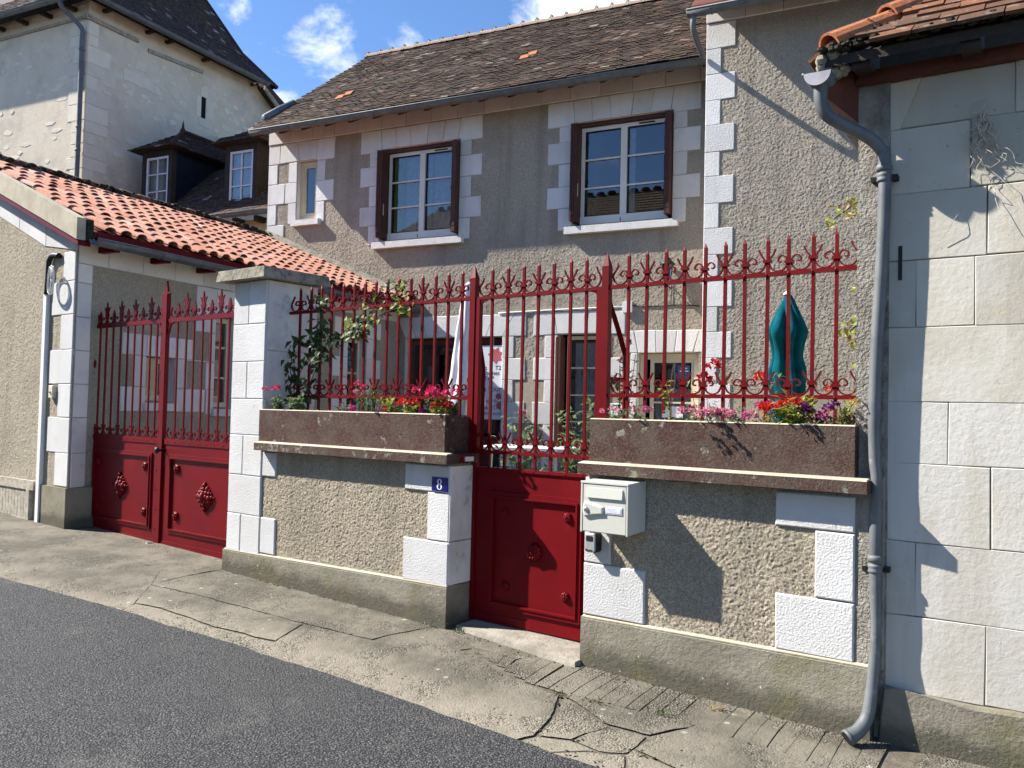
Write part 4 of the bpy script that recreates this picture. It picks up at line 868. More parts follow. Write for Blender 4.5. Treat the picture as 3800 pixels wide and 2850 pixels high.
def roman_tile(w=.225, L=.40):
    b = B(); vs = []; fs = []; n = 10
    prof = []
    for i in range(n + 1):                                                   # half-round cover, then a shallow channel
        a = math.pi * i / n; prof.append((-math.cos(a) * .078, math.sin(a) * .050))
    pan = [(.100, -.012), (.125, -.016), (.147, -.010)]
    pr = prof + pan
    for (y, k, lift) in ((0.0, 1.0, .020), (L, .86, .0)):
        for (x, z) in pr: vs.append((x * (k if x < .09 else 1), y, z * k + lift))
        for (x, z) in pr: vs.append((x * (k if x < .09 else 1) * (.86 if x < .09 else 1), y, z * k * (.82 if z > 0 else 1) + lift - (.012 if z <= 0.001 else 0)))
    m = len(pr)
    for i in range(m - 1):
        fs.append((i, i + 1, 2 * m + i + 1, 2 * m + i)); fs.append((m + i + 1, m + i, 3 * m + i, 3 * m + i + 1)); fs.append((i + 1, i, m + i, m + i + 1))
    b.add(vs, fs); return b
rt_b = roman_tile(); rt_me = rt_b.mesh('tile', M['tile_shed'], smooth=False, recalc=False)
lst = []; rr_ = random.Random(4)
for c in range(30):
    v = -6.57 + c * .2255
    for r_ in range(11):
        s_ = r_ * .357 - .03; uu = U0 + ue.x * s_
        if v < vS(uu) + .17: continue
        Pw = px(uu, v, ZE + ue.z * s_)
        m3 = Matrix((HYv, (HXv * ue.x + Zv * ue.z), (HXv * un.x + Zv * un.z))).transposed().to_4x4()
        Mx = Matrix.Translation(Pw + Zv * rr_.uniform(-.004, .010)) @ Matrix.Translation((HXv * ue.x + Zv * ue.z) * rr_.gauss(0, .014)) @ m3 @ Matrix.Rotation(rr_.gauss(0, .03), 4, 'Z') @ Matrix.Rotation(rr_.uniform(-.02, .02), 4, 'Y')
        lst.append(((Pw - EYE).length, Mx, rr_.random()))
lst.sort(key=lambda q: q[0])
for (_, Mx, rv) in lst[:300]: inst('tile', rt_me, Mx, sroof)
if len(lst) > 300:
    b = B()
    for (_, Mx, rv) in lst[300:]: b.add([Mx @ v for v in rt_b.v], rt_b.f, rv)
    b.build('tile_courses', M['tile_shed'], sroof, kind='stuff', recalc=False)
for k in range(17):
    v = -6.02 + k * .36; b = B(H); b.tube([(U1 - .02, v, ZR + .03), (U1 - .02, v + .38, ZR + .025)], [.105, .09], 9); b.build('ridge_tile', M['tile_barn' if k % 3 else 'moss'], sroof, smooth=True)
mo = B(H)
for i in range(160): v = random.uniform(-6, -.05); mo.ball((U1 + random.uniform(-.02, .16), v, ZR + .06 + random.uniform(-.05, .03)), random.uniform(.02, .05), 5, 3, (1, 1.5, .7))
mo.build('moss', M['moss'], sroof, kind='stuff')
fl = B(H); fl.hexa([(U1, -.10, ZR + .02), (.32, -.10, ZE + .03), (.32, .0, ZE + .03), (U1, .0, ZR + .02), (U1, -.10, ZR + .05), (.32, -.10, ZE + .06), (.32, -.015, ZE + .16), (U1, -.015, ZR + .15)]); fl.build('flashing', M['concrete_cap'], sroof)
B(H).box(.27, .32, -6.70, -.02, 3.40, 3.55).build('fascia_board', M['red'], shed)
gutter(H, (.41, -6.82, 3.435), (.41, -.02, 3.435), .075, shed, 'zinc_dark', .62)
for k in range(9): B(H).box(.0, .30, -6.45 + k * .75, -6.38 + k * .75, 3.36, 3.43).build('rafter', M['red'], shed)
B(S).hexa([(-9.70, Y0 - .05, 3.40), (-9.64, Y0 - .05, 3.42), (-9.64, Y0 + .02, 3.42), (-9.70, Y0 + .02, 3.40), (-9.70, Y0 - .05, 3.68), (-9.64, Y0 - .05, 3.66), (-9.64, Y0 + .02, 3.66), (-9.70, Y0 + .02, 3.68)]).build('verge_end', M['moss'], shed)
pipe(S, [(-10.34, Y0 - .03, 3.315), (-10.50, Y0 - .035, 3.33), (-10.585, Y0 - .035, 3.27), (-10.60, Y0 - .035, 3.1), (-10.615, Y0 - .035, 2.87)], .032, shed, 'black', 'cable_sleeve', 8, 4)
B(S).box(-10.665, -10.59, Y0 - .05, Y0 - .002, .03, 2.88).build('cable_trunking', M['white_plastic'], shed)
coil = B(S)
for k in range(7):
    rx = .11 + random.uniform(-.01, .015); rz = .16 + random.uniform(-.02, .015); cx0 = -10.39 + random.uniform(-.01, .01); cz0 = 3.02; ph = random.uniform(-.15, .15)
    coil.tube([(cx0 + rx * math.cos(2 * math.pi * i / 22) + ph * rz * .3 * math.sin(2 * math.pi * i / 22), Y0 - .05 - k * .006 - .05 * (1 + math.cos(2 * math.pi * i / 22)) * .5, cz0 + rz * math.sin(2 * math.pi * i / 22)) for i in range(23)], .0045, 5)
tag(coil.build('cable_coil', M['white_plastic'], None, smooth=True), 'coil of thin white cable hanging under the black sleeve on the left pier', 'cable')
bell = B(S).prism(rect(-10.44, -10.335, 1.63, 1.78), Y0, Y0 - .05, .008).build('bell_push', M['bell']); tag(bell, 'small yellowed bell push on the left pier beside the white cable trunking', 'doorbell'); B(S).lathe((-10.388, Y0 - .055, 1.69), [(.012, 0), (.012, .02)], 8).build('button', M['letterbox'], bell)
ht = thing('cellar_hatch', 'grey weathered slatted wooden hatch at the foot of the outbuilding wall', 'hatch', (-11.3, Y0 - .03, .02))
B(S).box(-12.3, -10.74, Y0 - .045, Y0 + .01, .52, .63).build('top_rail', M['timber_grey'], ht); B(S).box(-12.3, -10.93, Y0 - .04, Y0 + .01, .06, .17).build('bottom_rail', M['timber_grey'], ht)
for k in range(16): B(S).box(-12.3 + k * .086, -12.222 + k * .086, Y0 - .028, Y0 + .01, .17, .52).build('slat', M['timber_grey'], ht)
B(S).box(-10.92, -10.84, Y0 - .05, Y0 + .01, .03, .52).build('post', M['timber_grey'], ht)

# ================================================================== street walls, pillar, troughs
FY = 4.975                                                                  # plane of the railings
pil = thing('gate_pillar', 'tall white painted stone pillar with concrete cap right of the carriage gate', 'pillar', (-6.65, 4.98, .1))
PXL, PXR, PYB = -6.895, -6.405, 5.285
B(S).box(PXL + .005, PXR - .005, Y0 + .02, PYB, .2, 2.74).build('core', M['white_dirty'], pil)
zp = [.262, .607, .963, 1.33, 1.66, 2.0, 2.345, 2.74]
for i in range(7):
    if i in (1, 3, 5): stone(rect(PXL, PXR, zp[i], zp[i + 1]), S, Y0 + .06, Y0 + .012, M['white_near'], pil)
    else:
        xm = -6.685 if i < 3 else -6.66
        stone(rect(PXL, xm, zp[i], zp[i + 1]), S, Y0 + .06, Y0 + .012, M['white_near'], pil); stone(rect(xm, PXR, zp[i], zp[i + 1]), S, Y0 + .06, Y0 + .012, M['white_near'], pil)
for (c, d) in zip([1.6, 2.1], [2.1, 2.74]): stone([(Y0 + .03, c), (PYB, c), (PYB, d), (Y0 + .03, d)], Matrix.Translation((PXR, 0, 0)) @ Matrix.Rotation(math.pi / 2, 4, 'Z') @ Matrix.Scale(1, 4), .03, -.008, M['white_dirty'], pil, ch=.003)
cp = B(S).hexa([(-7.03, Y0 - .10, 2.745), (-6.30, Y0 - .10, 2.745), (-6.30, 5.36, 2.745), (-7.03, 5.36, 2.745), (-7.01, Y0 - .085, 2.845), (-6.32, Y0 - .085, 2.845), (-6.32, 5.345, 2.845), (-7.01, 5.345, 2.845)])
cp.hexa([(-6.98, Y0 - .06, 2.848), (-6.35, Y0 - .06, 2.848), (-6.35, 5.32, 2.848), (-6.98, 5.32, 2.848), (-6.8, Y0 + .1, 2.868), (-6.5, Y0 + .1, 2.868), (-6.5, 5.2, 2.868), (-6.8, 5.2, 2.868)]); cp.build('cap', M['concrete_cap'], pil)
def wall_part(label, x0, x1, stones, pz, extra=None, xp0=None):
    t = thing('boundary_wall', label, 'wall', ((x0 + x1) / 2, Y0 + .15, zg((x0 + x1) / 2)), 'low street walls of the courtyard')
    B(S).box(x0 + .012, x1 - .012, Y0 + .035, Y0 + .285, 0.1, 1.20).build('rendered_wall', M['render_near'], t)
    grit(S, x0 + .015, x1 - .015, .25, 1.20, .0062, Y0 + .036, .0088, 'render_coat', M['render_near'], t, (), int(-x0 * 10))
    for q in stones: stone(rect(*q), S, Y0 + .08, Y0 + .016, M['white_near'], t, ch=.008, g=.0035)
    b = B(S); n = 8; a = xp0 if xp0 is not None else x0
    b.hexa([(a, Y0, zg(a) - .2), (x1, Y0, zg(x1) - .2), (x1, Y0 + .30, zg(x1) - .2), (a, Y0 + .30, zg(a) - .2), (a, Y0 + .004, pz[0]), (x1, Y0 + .004, pz[1]), (x1, Y0 + .30, pz[1]), (a, Y0 + .30, pz[0])]); b.build('plinth', M['plinth'], t)
    c = B(S); c.hexa([(a + .003, Y0 + .003, pz[0] - .012), (x1 - .003, Y0 + .003, pz[1] - .012), (x1 - .003, Y0 + .06, pz[1] - .01), (a + .003, Y0 + .06, pz[0] - .01), (a + .006, Y0 + .012, pz[0] + .004), (x1 - .006, Y0 + .012, pz[1] + .004), (x1 - .006, Y0 + .05, pz[1] + .018), (a + .006, Y0 + .05, pz[0] + .018)]); c.build('plinth_edge', M['verge'], t)
    return t
bwl = wall_part('low rendered wall with white corner stones between the white pillar and the pedestrian gate', -6.40, -4.15,
          [(-6.40, -6.20, .968, 1.19), (-6.40, -6.185, .285, .607), (-4.62, -4.152, .985, 1.19), (-4.378, -4.152, .625, .985), (-4.62, -4.152, .30, .625)], (.262, .306), xp0=-6.93)
rvv = Matrix.Translation((-4.15, 0, 0)) @ Matrix.Rotation(math.pi / 2, 4, 'Z')
for (c, d) in ((.31, .63), (.63, 1.19)): stone([(Y0 + .018, c), (Y0 + .285, c), (Y0 + .285, d), (Y0 + .018, d)], rvv, .04, -.004, M['white_dirty'], bwl, ch=.004)
bwr = wall_part('low rendered wall with white corner stones between the pedestrian gate and the stone building', -2.985, -1.20,
          [(-2.983, -2.78, .635, 1.19), (-2.983, -2.533, .30, .635), (-1.722, -1.287, .993, 1.19), (-1.50, -1.287, .625, .993), (-1.717, -1.287, .31, .625)], (.287, .31), xp0=-2.985)
B(S).box(-1.283, -1.15, Y0 + .028, Y0 + .2, .3, 1.3).build('cement_strip', M['rubble'], bwr)
def trough(label, x0, x1, ledge0, ledge1, lz):
    t = thing('flower_trough', label, 'planter', ((x0 + x1) / 2, Y0 + .1, 1.2), 'concrete flower troughs on the street wall')
    yf, yb, zb, zt = Y0 - .012, Y0 + .275, lz + .072, 1.563
    b = B(S); b.box(x0, x1, yf, yf + .045, zb, zt); b.box(x0, x1, yb - .045, yb, zb, zt - .01); b.box(x0, x0 + .05, yf + .045, yb - .045, zb, zt); b.box(x1 - .05, x1, yf + .045, yb - .045, zb, zt); b.build('trough', M['planter'], t)
    for (q0, q1) in ((x0, x1),):
        B(S).hexa([(q0 - .002, yf - .002, zt - .001), (q1 + .002, yf - .002, zt - .001), (q1 + .002, yf + .048, zt - .001), (q0 - .002, yf + .048, zt - .001), (q0 + .004, yf + .006, zt + .006), (q1 - .004, yf + .006, zt + .006), (q1 - .004, yf + .042, zt + .007), (q0 + .004, yf + .042, zt + .007)]).build('rim', M['verge'], t)
    B(S).hexa([(ledge0, Y0 - .075, lz), (ledge1, Y0 - .075, lz), (ledge1, yb, lz), (ledge0, yb, lz), (ledge0, Y0 - .075, lz + .066), (ledge1, Y0 - .075, lz + .066), (ledge1, yb, lz + .072), (ledge0, yb, lz + .072)]).build('ledge', M['planter'], t)
    B(S).hexa([(ledge0 + .002, Y0 - .073, lz + .0665), (ledge1 - .002, Y0 - .073, lz + .0665), (ledge1 - .002, yf - .001, lz + .0725), (ledge0 + .002, yf - .001, lz + .0725), (ledge0 + .006, Y0 - .066, lz + .072), (ledge1 - .006, Y0 - .066, lz + .072), (ledge1 - .006, yf - .001, lz + .080), (ledge0 + .006, yf - .001, lz + .080)]).build('ledge_top', M['verge'], t)
    B(S).box(x0 + .05, x1 - .05, yf + .045, yb - .045, 1.45, 1.53).build('soil', M['soil'], t); return t
trough('long brown flaking concrete flower trough left of the pedestrian gate', -6.42, -4.19, -6.40, -4.11, 1.205)
trough('long brown flaking concrete flower trough right of the pedestrian gate, above the letter box', -2.935, -1.285, -2.985, -1.205, 1.212)

# ================================================================== ironwork
bar_mesh = {}
def bar(parent, x, z0, z1, y=FY, w=.0185, mat='red_bright', name='bar'):
    key = (round(z0, 3), round(z1, 3), w, mat)
    if key not in bar_mesh:
        b = B(); h = w / 2; L = z1 - z0; b.box(-h, h, -h, h, 0, L - .03)
        b.add([(-h, -h, L - .03), (h, -h, L - .03), (h, h, L - .03), (-h, h, L - .03), (-h * .7, 0, L), (-h * .2, 0, L)], [(0, 1, 5, 4), (1, 2, 5), (2, 3, 4, 5), (3, 0, 4)])
        bar_mesh[key] = b.mesh('bar', M[mat])
    return inst(name, bar_mesh[key], Matrix.Translation((x, y, z0)) @ Matrix.Rotation(random.uniform(-.006, .006), 4, 'Y'), parent)
def strap_mesh(mat, tight=False):
    p = [(.050, .140), (.036, .108), (.015, .078), (.0105, .066), (.012, .050), (.026, .020), (.046, .006), (.066, .003), (.088, .007), (.108, .022), (.1175, .044), (.1185, .056), (.112, .078), (.096, .093), (.078, .090), (.066, .076), (.066, .062), (.076, .055), (.084, .060)]
    if tight: p = [(.030, .118), (.026, .100), (.012, .074), (.0085, .060), (.012, .044), (.028, .018), (.046, .005), (.066, .003), (.088, .006), (.106, .022), (.1185, .042), (.119, .052), (.110, .070), (.094, .080), (.076, .076), (.066, .064), (.070, .050), (.082, .047)]
    q = smooth_path([(a, c, 0) for a, c in p], 2); return B().ribbon([(v.x, v.y) for v in q], .016, .0085 if tight else .0075).mesh('scroll', M[mat])
scroll_me = strap_mesh('red_bright'); scroll_tight = strap_mesh('red', True)
col_b = B().box(-.024, .024, -.016, .016, -.0085, .0085); collar_me = col_b.mesh('collar', M['red_bright']); collar_dk = col_b.mesh('collar', M['red'])
def scrollrow(parent, xs, kinds, zr, y=FY, me=None, cme=None, scale=1.0):
    # xs: bar positions with both ends; kinds 'V' or 'C' for each
    me = me or scroll_me; cme = cme or collar_me
    for i in range(len(xs) - 1):
        w = xs[i + 1] - xs[i]; k = w / .13
        if kinds[i] == 'V': Mx = Matrix.Translation((xs[i], y, zr)) @ Matrix.Diagonal((k, 1, scale, 1))
        else: Mx = Matrix.Translation((xs[i + 1], y, zr)) @ Matrix.Diagonal((-k, 1, scale, 1))
        inst('scroll', me, Mx @ Matrix.Rotation(random.uniform(-.012, .012), 4, 'Y'), parent)
    for i in range(1, len(xs) - 1): inst('collar', cme, Matrix.Translation((xs[i], y, zr + (.068 if kinds[i] == 'V' else .055) * scale)), parent)
def rail(parent, x0, x1, z, y=FY, h=.024, d=.038, mat='red_bright', name='rail', studs=None):
    r = B(S).box(x0, x1, y - d / 2, y + d / 2, z - h, z).build(name, M[mat], parent)
    if studs:
        b = B(S)
        for x in studs: b.ball((x, y - d / 2, z - h * .5), .006, 5, 4)
        b.build('rivets', M[mat], r)
    return r
def post(parent, x, z0, z1, y=FY, w=.052, mat='red', name='post'):
    h = w / 2; b = B(S); b.box(x - h, x + h, y - h, y + h, z0, z1 - .10)
    b.add([(x - h, y - h, z1 - .10), (x + h, y - h, z1 - .10), (x + h, y + h, z1 - .10), (x - h, y + h, z1 - .10), (x, y, z1)], [(0, 1, 4), (1, 2, 4), (2, 3, 4), (3, 0, 4)])
    return b.build(name, M[mat], parent)
ZT, ZL1, ZL2 = 2.472, 1.705, 1.735
xl = [-6.40, -6.26, -6.116, -5.971, -5.827, -5.685, -5.543, -5.405, -5.266, -5.128, -4.995, -4.857, -4.725, -4.584, -4.447, -4.308, -4.19]
kl = ['V' if i % 2 == 0 else 'C' for i in range(len(xl))]
fl_ = thing('iron_railing', 'dark red wrought iron railing with scrolls above the left flower trough', 'railing', (-5.3, FY, 1.5), 'railings on the street wall')
rail(fl_, -6.41, -4.21, ZT, studs=xl[1:-1]); rail(fl_, -6.41, -4.21, ZL1, studs=xl[1:-1])
for x in xl[1:-1]: bar(fl_, x, 1.50, 2.69)
scrollrow(fl_, xl, kl, ZT); scrollrow(fl_, xl, kl, ZL1)
xr = [-2.968, -2.832, -2.698, -2.563, -2.426, -2.29, -2.156, -2.02, -1.884, -1.75, -1.611, -1.476, -1.345]
kr = ['V' if i % 2 == 0 else 'C' for i in range(len(xr))]
fr_ = thing('iron_railing', 'dark red wrought iron railing with scrolls above the right flower trough, before the teal parasol', 'railing', (-2.1, FY, 1.5), 'railings on the street wall')
rail(fr_, -2.99, -1.29, ZT, studs=xr[1:-1]); rail(fr_, -2.99, -1.29, ZL2, studs=xr[1:-1])
for i, x in enumerate(xr[1:]): bar(fr_, x, 1.61 if i in (1, 2, 3) else 1.50, 2.69)
scrollrow(fr_, xr, kr, ZT); scrollrow(fr_, xr, kr, ZL2)
pg = thing('pedestrian_gate', 'narrow dark red iron gate with sheet panel and scrolls beside the letter box', 'gate', (-3.6, FY, .05))
post(pg, -4.185, .0, 2.715); post(pg, -3.005, .0, 2.705)
for x, d_, zt_ in ((-4.185, .115, 2.30), (-3.005, .255, 2.36)):               # cranked back stays behind the posts
    B(S).tube([(x + .01, FY + .02, zt_), (x + .01, FY + d_ * .55, zt_ - .17), (x + .01, FY + d_, zt_ - .36), (x + .01, FY + d_, .3)], .021, 4).build('back_stay', M['red'], pg); B(S).tube([(x, FY + .02, 1.84), (x + .01, FY + d_, 1.84)], .014, 4).build('tie', M['red'], pg)
gx_ = [-4.145, -4.002, -3.858, -3.718, -3.579, -3.442, -3.303, -3.162, -3.045]; gk = ['V' if i % 2 == 0 else 'C' for i in range(len(gx_))]
rail(pg, -4.155, -3.034, 2.468, studs=gx_[1:-1]); rail(pg, -4.155, -3.034, 1.305, studs=gx_[1:-1]); rail(pg, -4.155, -3.034, 1.178, h=.022, studs=gx_[1:-1])
for x in gx_[1:-1]: bar(pg, x, 1.17, 2.69)
scrollrow(pg, gx_, gk, 2.468); scrollrow(pg, gx_, gk, 1.305)
for x, sgn in ((-4.155, 1), (-3.034, -1)):
    q = smooth_path([(x + sgn * .09, 2.445, 0), (x + sgn * .04, 2.42, 0), (x + sgn * .004, 2.33, 0)], 4); B(Matrix.Translation((0, FY, 0))).ribbon([(v.x, v.y) for v in q], .03, .012).build('corner_bracket', M['red'], pg)
def sheet_panel(parent, x0, x1, z0, z1, mx0, mx1, mz0, mz1, y, mat):
    p = B(S).box(x0, x1, y - .006, y + .006, z0, z1).build('sheet_panel', M[mat], parent)
    for (o, w, h) in ((0, .036, .016), (.030, .014, .026)):
        b = B(S); a, c, d, e = mx0 + o, mx1 - o, mz0 + o, mz1 - o; f = y - .006
        b.box(a, c, f - h, f, d, d + w); b.box(a, c, f - h, f, e - w, e); b.box(a, a + w, f - h, f, d + w, e - w); b.box(c - w, c, f - h, f, d + w, e - w); b.build('moulding', M[mat], p)
    return p
def rosette(parent, x, z, y, r, mat, lobes=8):
    b = B(Matrix.Translation((x, y, z)) @ Matrix.Rotation(math.pi / 2, 4, 'X'))
    b.lathe((0, 0, 0), [(r, 0), (r * .95, r * .25), (r * .7, r * .5), (r * .3, r * .6), (0.001, r * .62)], 24, lambda a, z_: 1 + .16 * math.cos(lobes * a)); b.ball((0, 0, r * .62), r * .26, 6, 5)
    for k in range(lobes): a = 2 * math.pi * k / lobes; b.ball((r * .62 * math.cos(a), r * .62 * math.sin(a), r * .5), r * .2, 5, 4)
    return b.build('rosette', M[mat], parent, smooth=True)
pp = sheet_panel(pg, -4.155, -3.034, .035, 1.16, -3.975, -3.16, .15, 1.005, FY, 'red')
B(S).box(-4.155, -4.115, FY - .02, FY + .02, .035, 2.45).build('stile', M['red'], pg); B(S).box(-3.075, -3.034, FY - .02, FY + .02, .035, 2.45).build('stile', M['red'], pg)
B(S).box(-4.11, -3.08, FY - .012, FY - .004, .04, .10).build('kick_strip', M['red'], pg)
for (x, z) in ((-3.835, .86), (-3.283, .87), (-3.815, .32), (-3.29, .32)): rosette(pp, x, z, FY - .006, .033, 'red')
rosette(pp, -3.56, .595, FY - .006, .062, 'red', 10)
# carriage gate, two leaves
CY = 5.0
fle = B(); fle.prism([(-.007, 0), (.007, 0), (.011, .07), (.0, .125), (-.011, .07)], .006, -.006)
for s_ in (-1, 1): fle.prism([(s_ * .004, .0), (s_ * .012, .0), (s_ * .026, .05), (s_ * .040, .082), (s_ * .020, .068), (s_ * .010, .04)], .005, -.005)
fleur_me = fle.mesh('finial', M['red'])
fs_ = B(); fs_.prism([(-.006, 0), (.006, 0), (.018, .035), (.0, .075), (-.018, .035)], .005, -.005); fleur_small = fs_.mesh('finial', M['red'])
def leaf_gate(label, x0, x1, bars, px0, px1, boss_x, ros, hinge):
    t = thing('carriage_gate_leaf', label, 'gate', ((x0 + x1) / 2, CY, .1), 'leaves of the carriage gate')
    xs = [x0 + .03] + bars + [x1 - .03]; ks = ['V' if i % 2 == 0 else 'C' for i in range(len(xs))]
    if hinge < 0 and False: pass
    rail(t, x0, x1, 2.515, CY, .045, .03, 'red', 'top_rail'); b = B(S).box(x0, x1, CY - .016, CY + .016, 1.165, 1.222); mr = b.build('mid_rail', M['red'], t)
    rv = B(S)
    for k in range(int((x1 - x0) / .145)): rv.ball((x0 + .08 + k * .145, CY - .017, 1.19), .007, 5, 4)
    rv.build('rivets', M['red'], mr)
    for i, x in enumerate(bars):
        bar(t, x, 1.21, 2.50, CY, .017, 'red'); big = ks[i + 1] == 'V'
        inst('finial', fleur_me if big else fleur_small, Matrix.Translation((x, CY, 2.515 + (.085 if big else .055))) @ Matrix.Diagonal((1.5, 1.3, 1.35, 1)), t)
        bar(t, x, 2.50, 2.515 + (.10 if big else .07), CY, .014, 'red', 'finial_stem')
    scrollrow(t, xs, ks, 2.515, CY, scroll_tight, collar_dk); scrollrow(t, xs, ks, 1.222, CY, scroll_tight, collar_dk)
    p = sheet_panel(t, x0, x1, .07, 1.17, px0, px1, .235, 1.06, CY, 'red')
    B(S).box(x0, x1, CY - .014, CY - .006, .075, .135).build('kick_strip', M['red'], p)
    for (x, z) in ros: rosette(p, x, z, CY - .006, .046, 'red', 7)
    b = B(Matrix.Translation((boss_x, CY - .006, .66)))                       # cast lozenge of scrolls and berries
    for i in range(-3, 4):
        for j in range(-3, 4):
            if abs(i) + abs(j) > 3: continue
            r = .030 if abs(i) + abs(j) < 3 else .024
            b.ball((i * .044 + random.uniform(-.006, .006), -.012 - .02 * (3 - abs(i) - abs(j)) / 3, j * .040 + random.uniform(-.006, .006)), r * random.uniform(.8, 1.1), 6, 4, (1, .9, 1))
    for k in range(16):
        a = 2 * math.pi * k / 16; q = .15 / (abs(math.cos(a)) + abs(math.sin(a))) ; b.ball((q * math.cos(a) * 1.05, -.006, q * math.sin(a) * .95), .014, 5, 4)
    b.ball((0, -.035, 0), .045, 8, 6, (.7, .7, 1.1)); b.build('ornament', M['red'], p, smooth=True)
    return t
lx = [-9.97, -9.824, -9.663, -9.498, -9.344, -9.193, -9.03, -8.862, -8.72]
GL = leaf_gate('left leaf of the dark red carriage gate, half in shade', -10.06, -8.60, lx, -10.0, -8.715, -9.37, [(-9.86, .905), (-8.85, .905), (-9.86, .41), (-8.845, .41)], -1)
rx_ = [-8.316, -8.156, -8.007, -7.853, -7.703, -7.544, -7.388, -7.235, -7.08]
GR = leaf_gate('right leaf of the dark red carriage gate next to the white pillar', -8.505, -6.95, rx_, -8.375, -7.05, -7.70, [(-8.22, .915), (-8.215, .42), (-7.2, .915), (-7.2, .42)], 1)
b = B(S).box(-8.602, -8.508, CY - .03, CY + .02, .07, 2.78); b.build('meeting_stile', M['red'], GL)
b = B(S); b.prism([(-8.60, 2.70), (-8.51, 2.70), (-8.52, 2.80), (-8.555, 2.93), (-8.59, 2.80)], CY + .012, CY - .012); [b.ball((x, CY, 2.79), .014, 6, 5) for x in (-8.61, -8.50)]; b.build('spear_finial', M['red'], GL)
rv = B(S); [rv.ball((-8.59, CY - .031, .25 + k * .21), .008, 5, 4) for k in range(12)]; rv.build('rivets', M['red'], GL)
B(S).box(-10.10, -10.045, CY - .03, CY + .03, .05, 2.66).build('hinge_post', M['red'], GL); B(S).lathe((-10.05, CY - .03, 2.0), [(.03, 0), (.035, .05), (.03, .10)], 8).build('hinge', M['red'], GL)
for xk in (-8.60, -8.505):
    s_ = -1 if xk < -8.55 else 1; q = smooth_path([(xk + s_ * .10, 2.468, 0), (xk + s_ * .05, 2.45, 0), (xk + s_ * .006, 2.35, 0)], 4); B(Matrix.Translation((0, CY, 0))).ribbon([(v.x, v.y) for v in q], .026, .012).build('corner_bracket', M['red'], GL if s_ < 0 else GR)
kb = B(Matrix.Translation((-8.47, CY - .005, 1.10)) @ Matrix.Rotation(math.pi / 2, 4, 'X')); kb.lathe((0, 0, 0), [(.014, 0), (.012, .07), (.03, .085), (.036, .10), (.03, .115), (.001, .12)], 12); kb.build('knob', M['black'], GR, smooth=True)
gs = B(S).hexa([(-8.66, 4.86, .03), (-8.52, 4.86, .03), (-8.52, 4.96, .05), (-8.66, 4.96, .05), (-8.64, 4.88, .10), (-8.56, 4.88, .12), (-8.54, 4.95, .11), (-8.63, 4.95, .09)]); tag(gs.build('gate_stop', M['timber_grey']), 'small worn block on the ground under the middle of the carriage gate', 'gate stop')

# ================================================================== small things on the street wall
WY = Y0 + .016
lb = thing('letter_box', 'pale grey metal letter box hanging on the wall right of the pedestrian gate', 'letter box', (-2.70, Y0 - .09, .86))
bx0, bx1, bz0, bz1, by = -2.865, -2.535, .868, 1.19, Y0 - .195
B(S).hexa([(bx0, by, bz0), (bx1, by, bz0), (bx1, WY, bz0 + .012), (bx0, WY, bz0 + .012), (bx0, by, bz1 - .012), (bx1, by, bz1 - .012), (bx1, WY, bz1), (bx0, WY, bz1)]).build('body', M['letterbox'], lb)
dr = B(S).prism(rect(bx0 + .014, bx1 - .012, bz0 + .004, bz1 - .028), by, by - .012, .003).build('door', M['letterbox'], lb)
B(S).prism(rect(bx0 - .004, bx1 + .004, bz1 - .024, bz1 - .010), by, by - .016, .002).build('hood', M['letterbox'], lb); B(S).prism(rect(bx0 - .003, bx0 + .011, bz0 - .003, bz1 - .026), by, by - .014, .002).build('edge', M['letterbox'], lb); B(S).prism(rect(bx1 - .009, bx1 + .003, bz0 - .003, bz1 - .026), by, by - .014, .002).build('edge', M['letterbox'], lb)
fl2 = B(S).hexa([(bx0 + .04, by - .024, 1.082), (bx1 - .035, by - .024, 1.082), (bx1 - .035, by - .012, 1.09), (bx0 + .04, by - .012, 1.09), (bx0 + .04, by - .017, 1.142), (bx1 - .035, by - .017, 1.142), (bx1 - .035, by - .012, 1.142), (bx0 + .04, by - .012, 1.142)]); fl2.build('flap', M['letterbox'], dr)
hp = []
for k in range(9): a = math.pi / 2 + math.pi * k / 8; hp.append((bx0 + .035 + .017 * math.cos(a), 1.008 + .048 * math.sin(a)))
hp += [(bx0 + .10, .975), (bx0 + .165, .985), (bx0 + .165, 1.030), (bx0 + .10, 1.045)]
hd = B(S).prism(hp, by - .012, by - .028, .008).build('handle', M['letterbox'], dr); lk = B(Matrix.Translation((bx0 + .048, by - .028, 1.008)) @ Matrix.Rotation(math.pi / 2, 4, 'X')); lk.lathe((0, 0, 0), [(.016, 0), (.016, .006), (.010, .010), (.001, .010)], 14); lk.build('lock', M['steel'], hd, smooth=True)
B(S).prism(rect(bx0 + .176, bx1 - .035, .988, 1.036), by - .012, by - .017, .003).build('name_plate', M['white_plastic'], dr); B(S).prism(rect(bx0 + .183, bx1 - .043, .996, 1.026), by - .017, by - .019, .001).build('name_card', simple('name_card', (.52, .50, .66), (.70, .70, .74), 60, .3), dr)
ks = thing('key_safe', 'small grey and black key safe under the letter box', 'key safe', (-2.89, Y0 - .02, .72))
kp = [(-2.927 + .075 * (.5 + .5 * math.cos(a)), 0) for a in ()]
def rrect(x0, x1, z0, z1, r, n=4):
    out = []
    for (cx0, cz0, s0) in ((x1 - r, z0 + r, -math.pi / 2), (x1 - r, z1 - r, 0), (x0 + r, z1 - r, math.pi / 2), (x0 + r, z0 + r, math.pi)):
        for k in range(n + 1): a = s0 + math.pi / 2 * k / n; out.append((cx0 + r * math.cos(a), cz0 + r * math.sin(a)))
    return out
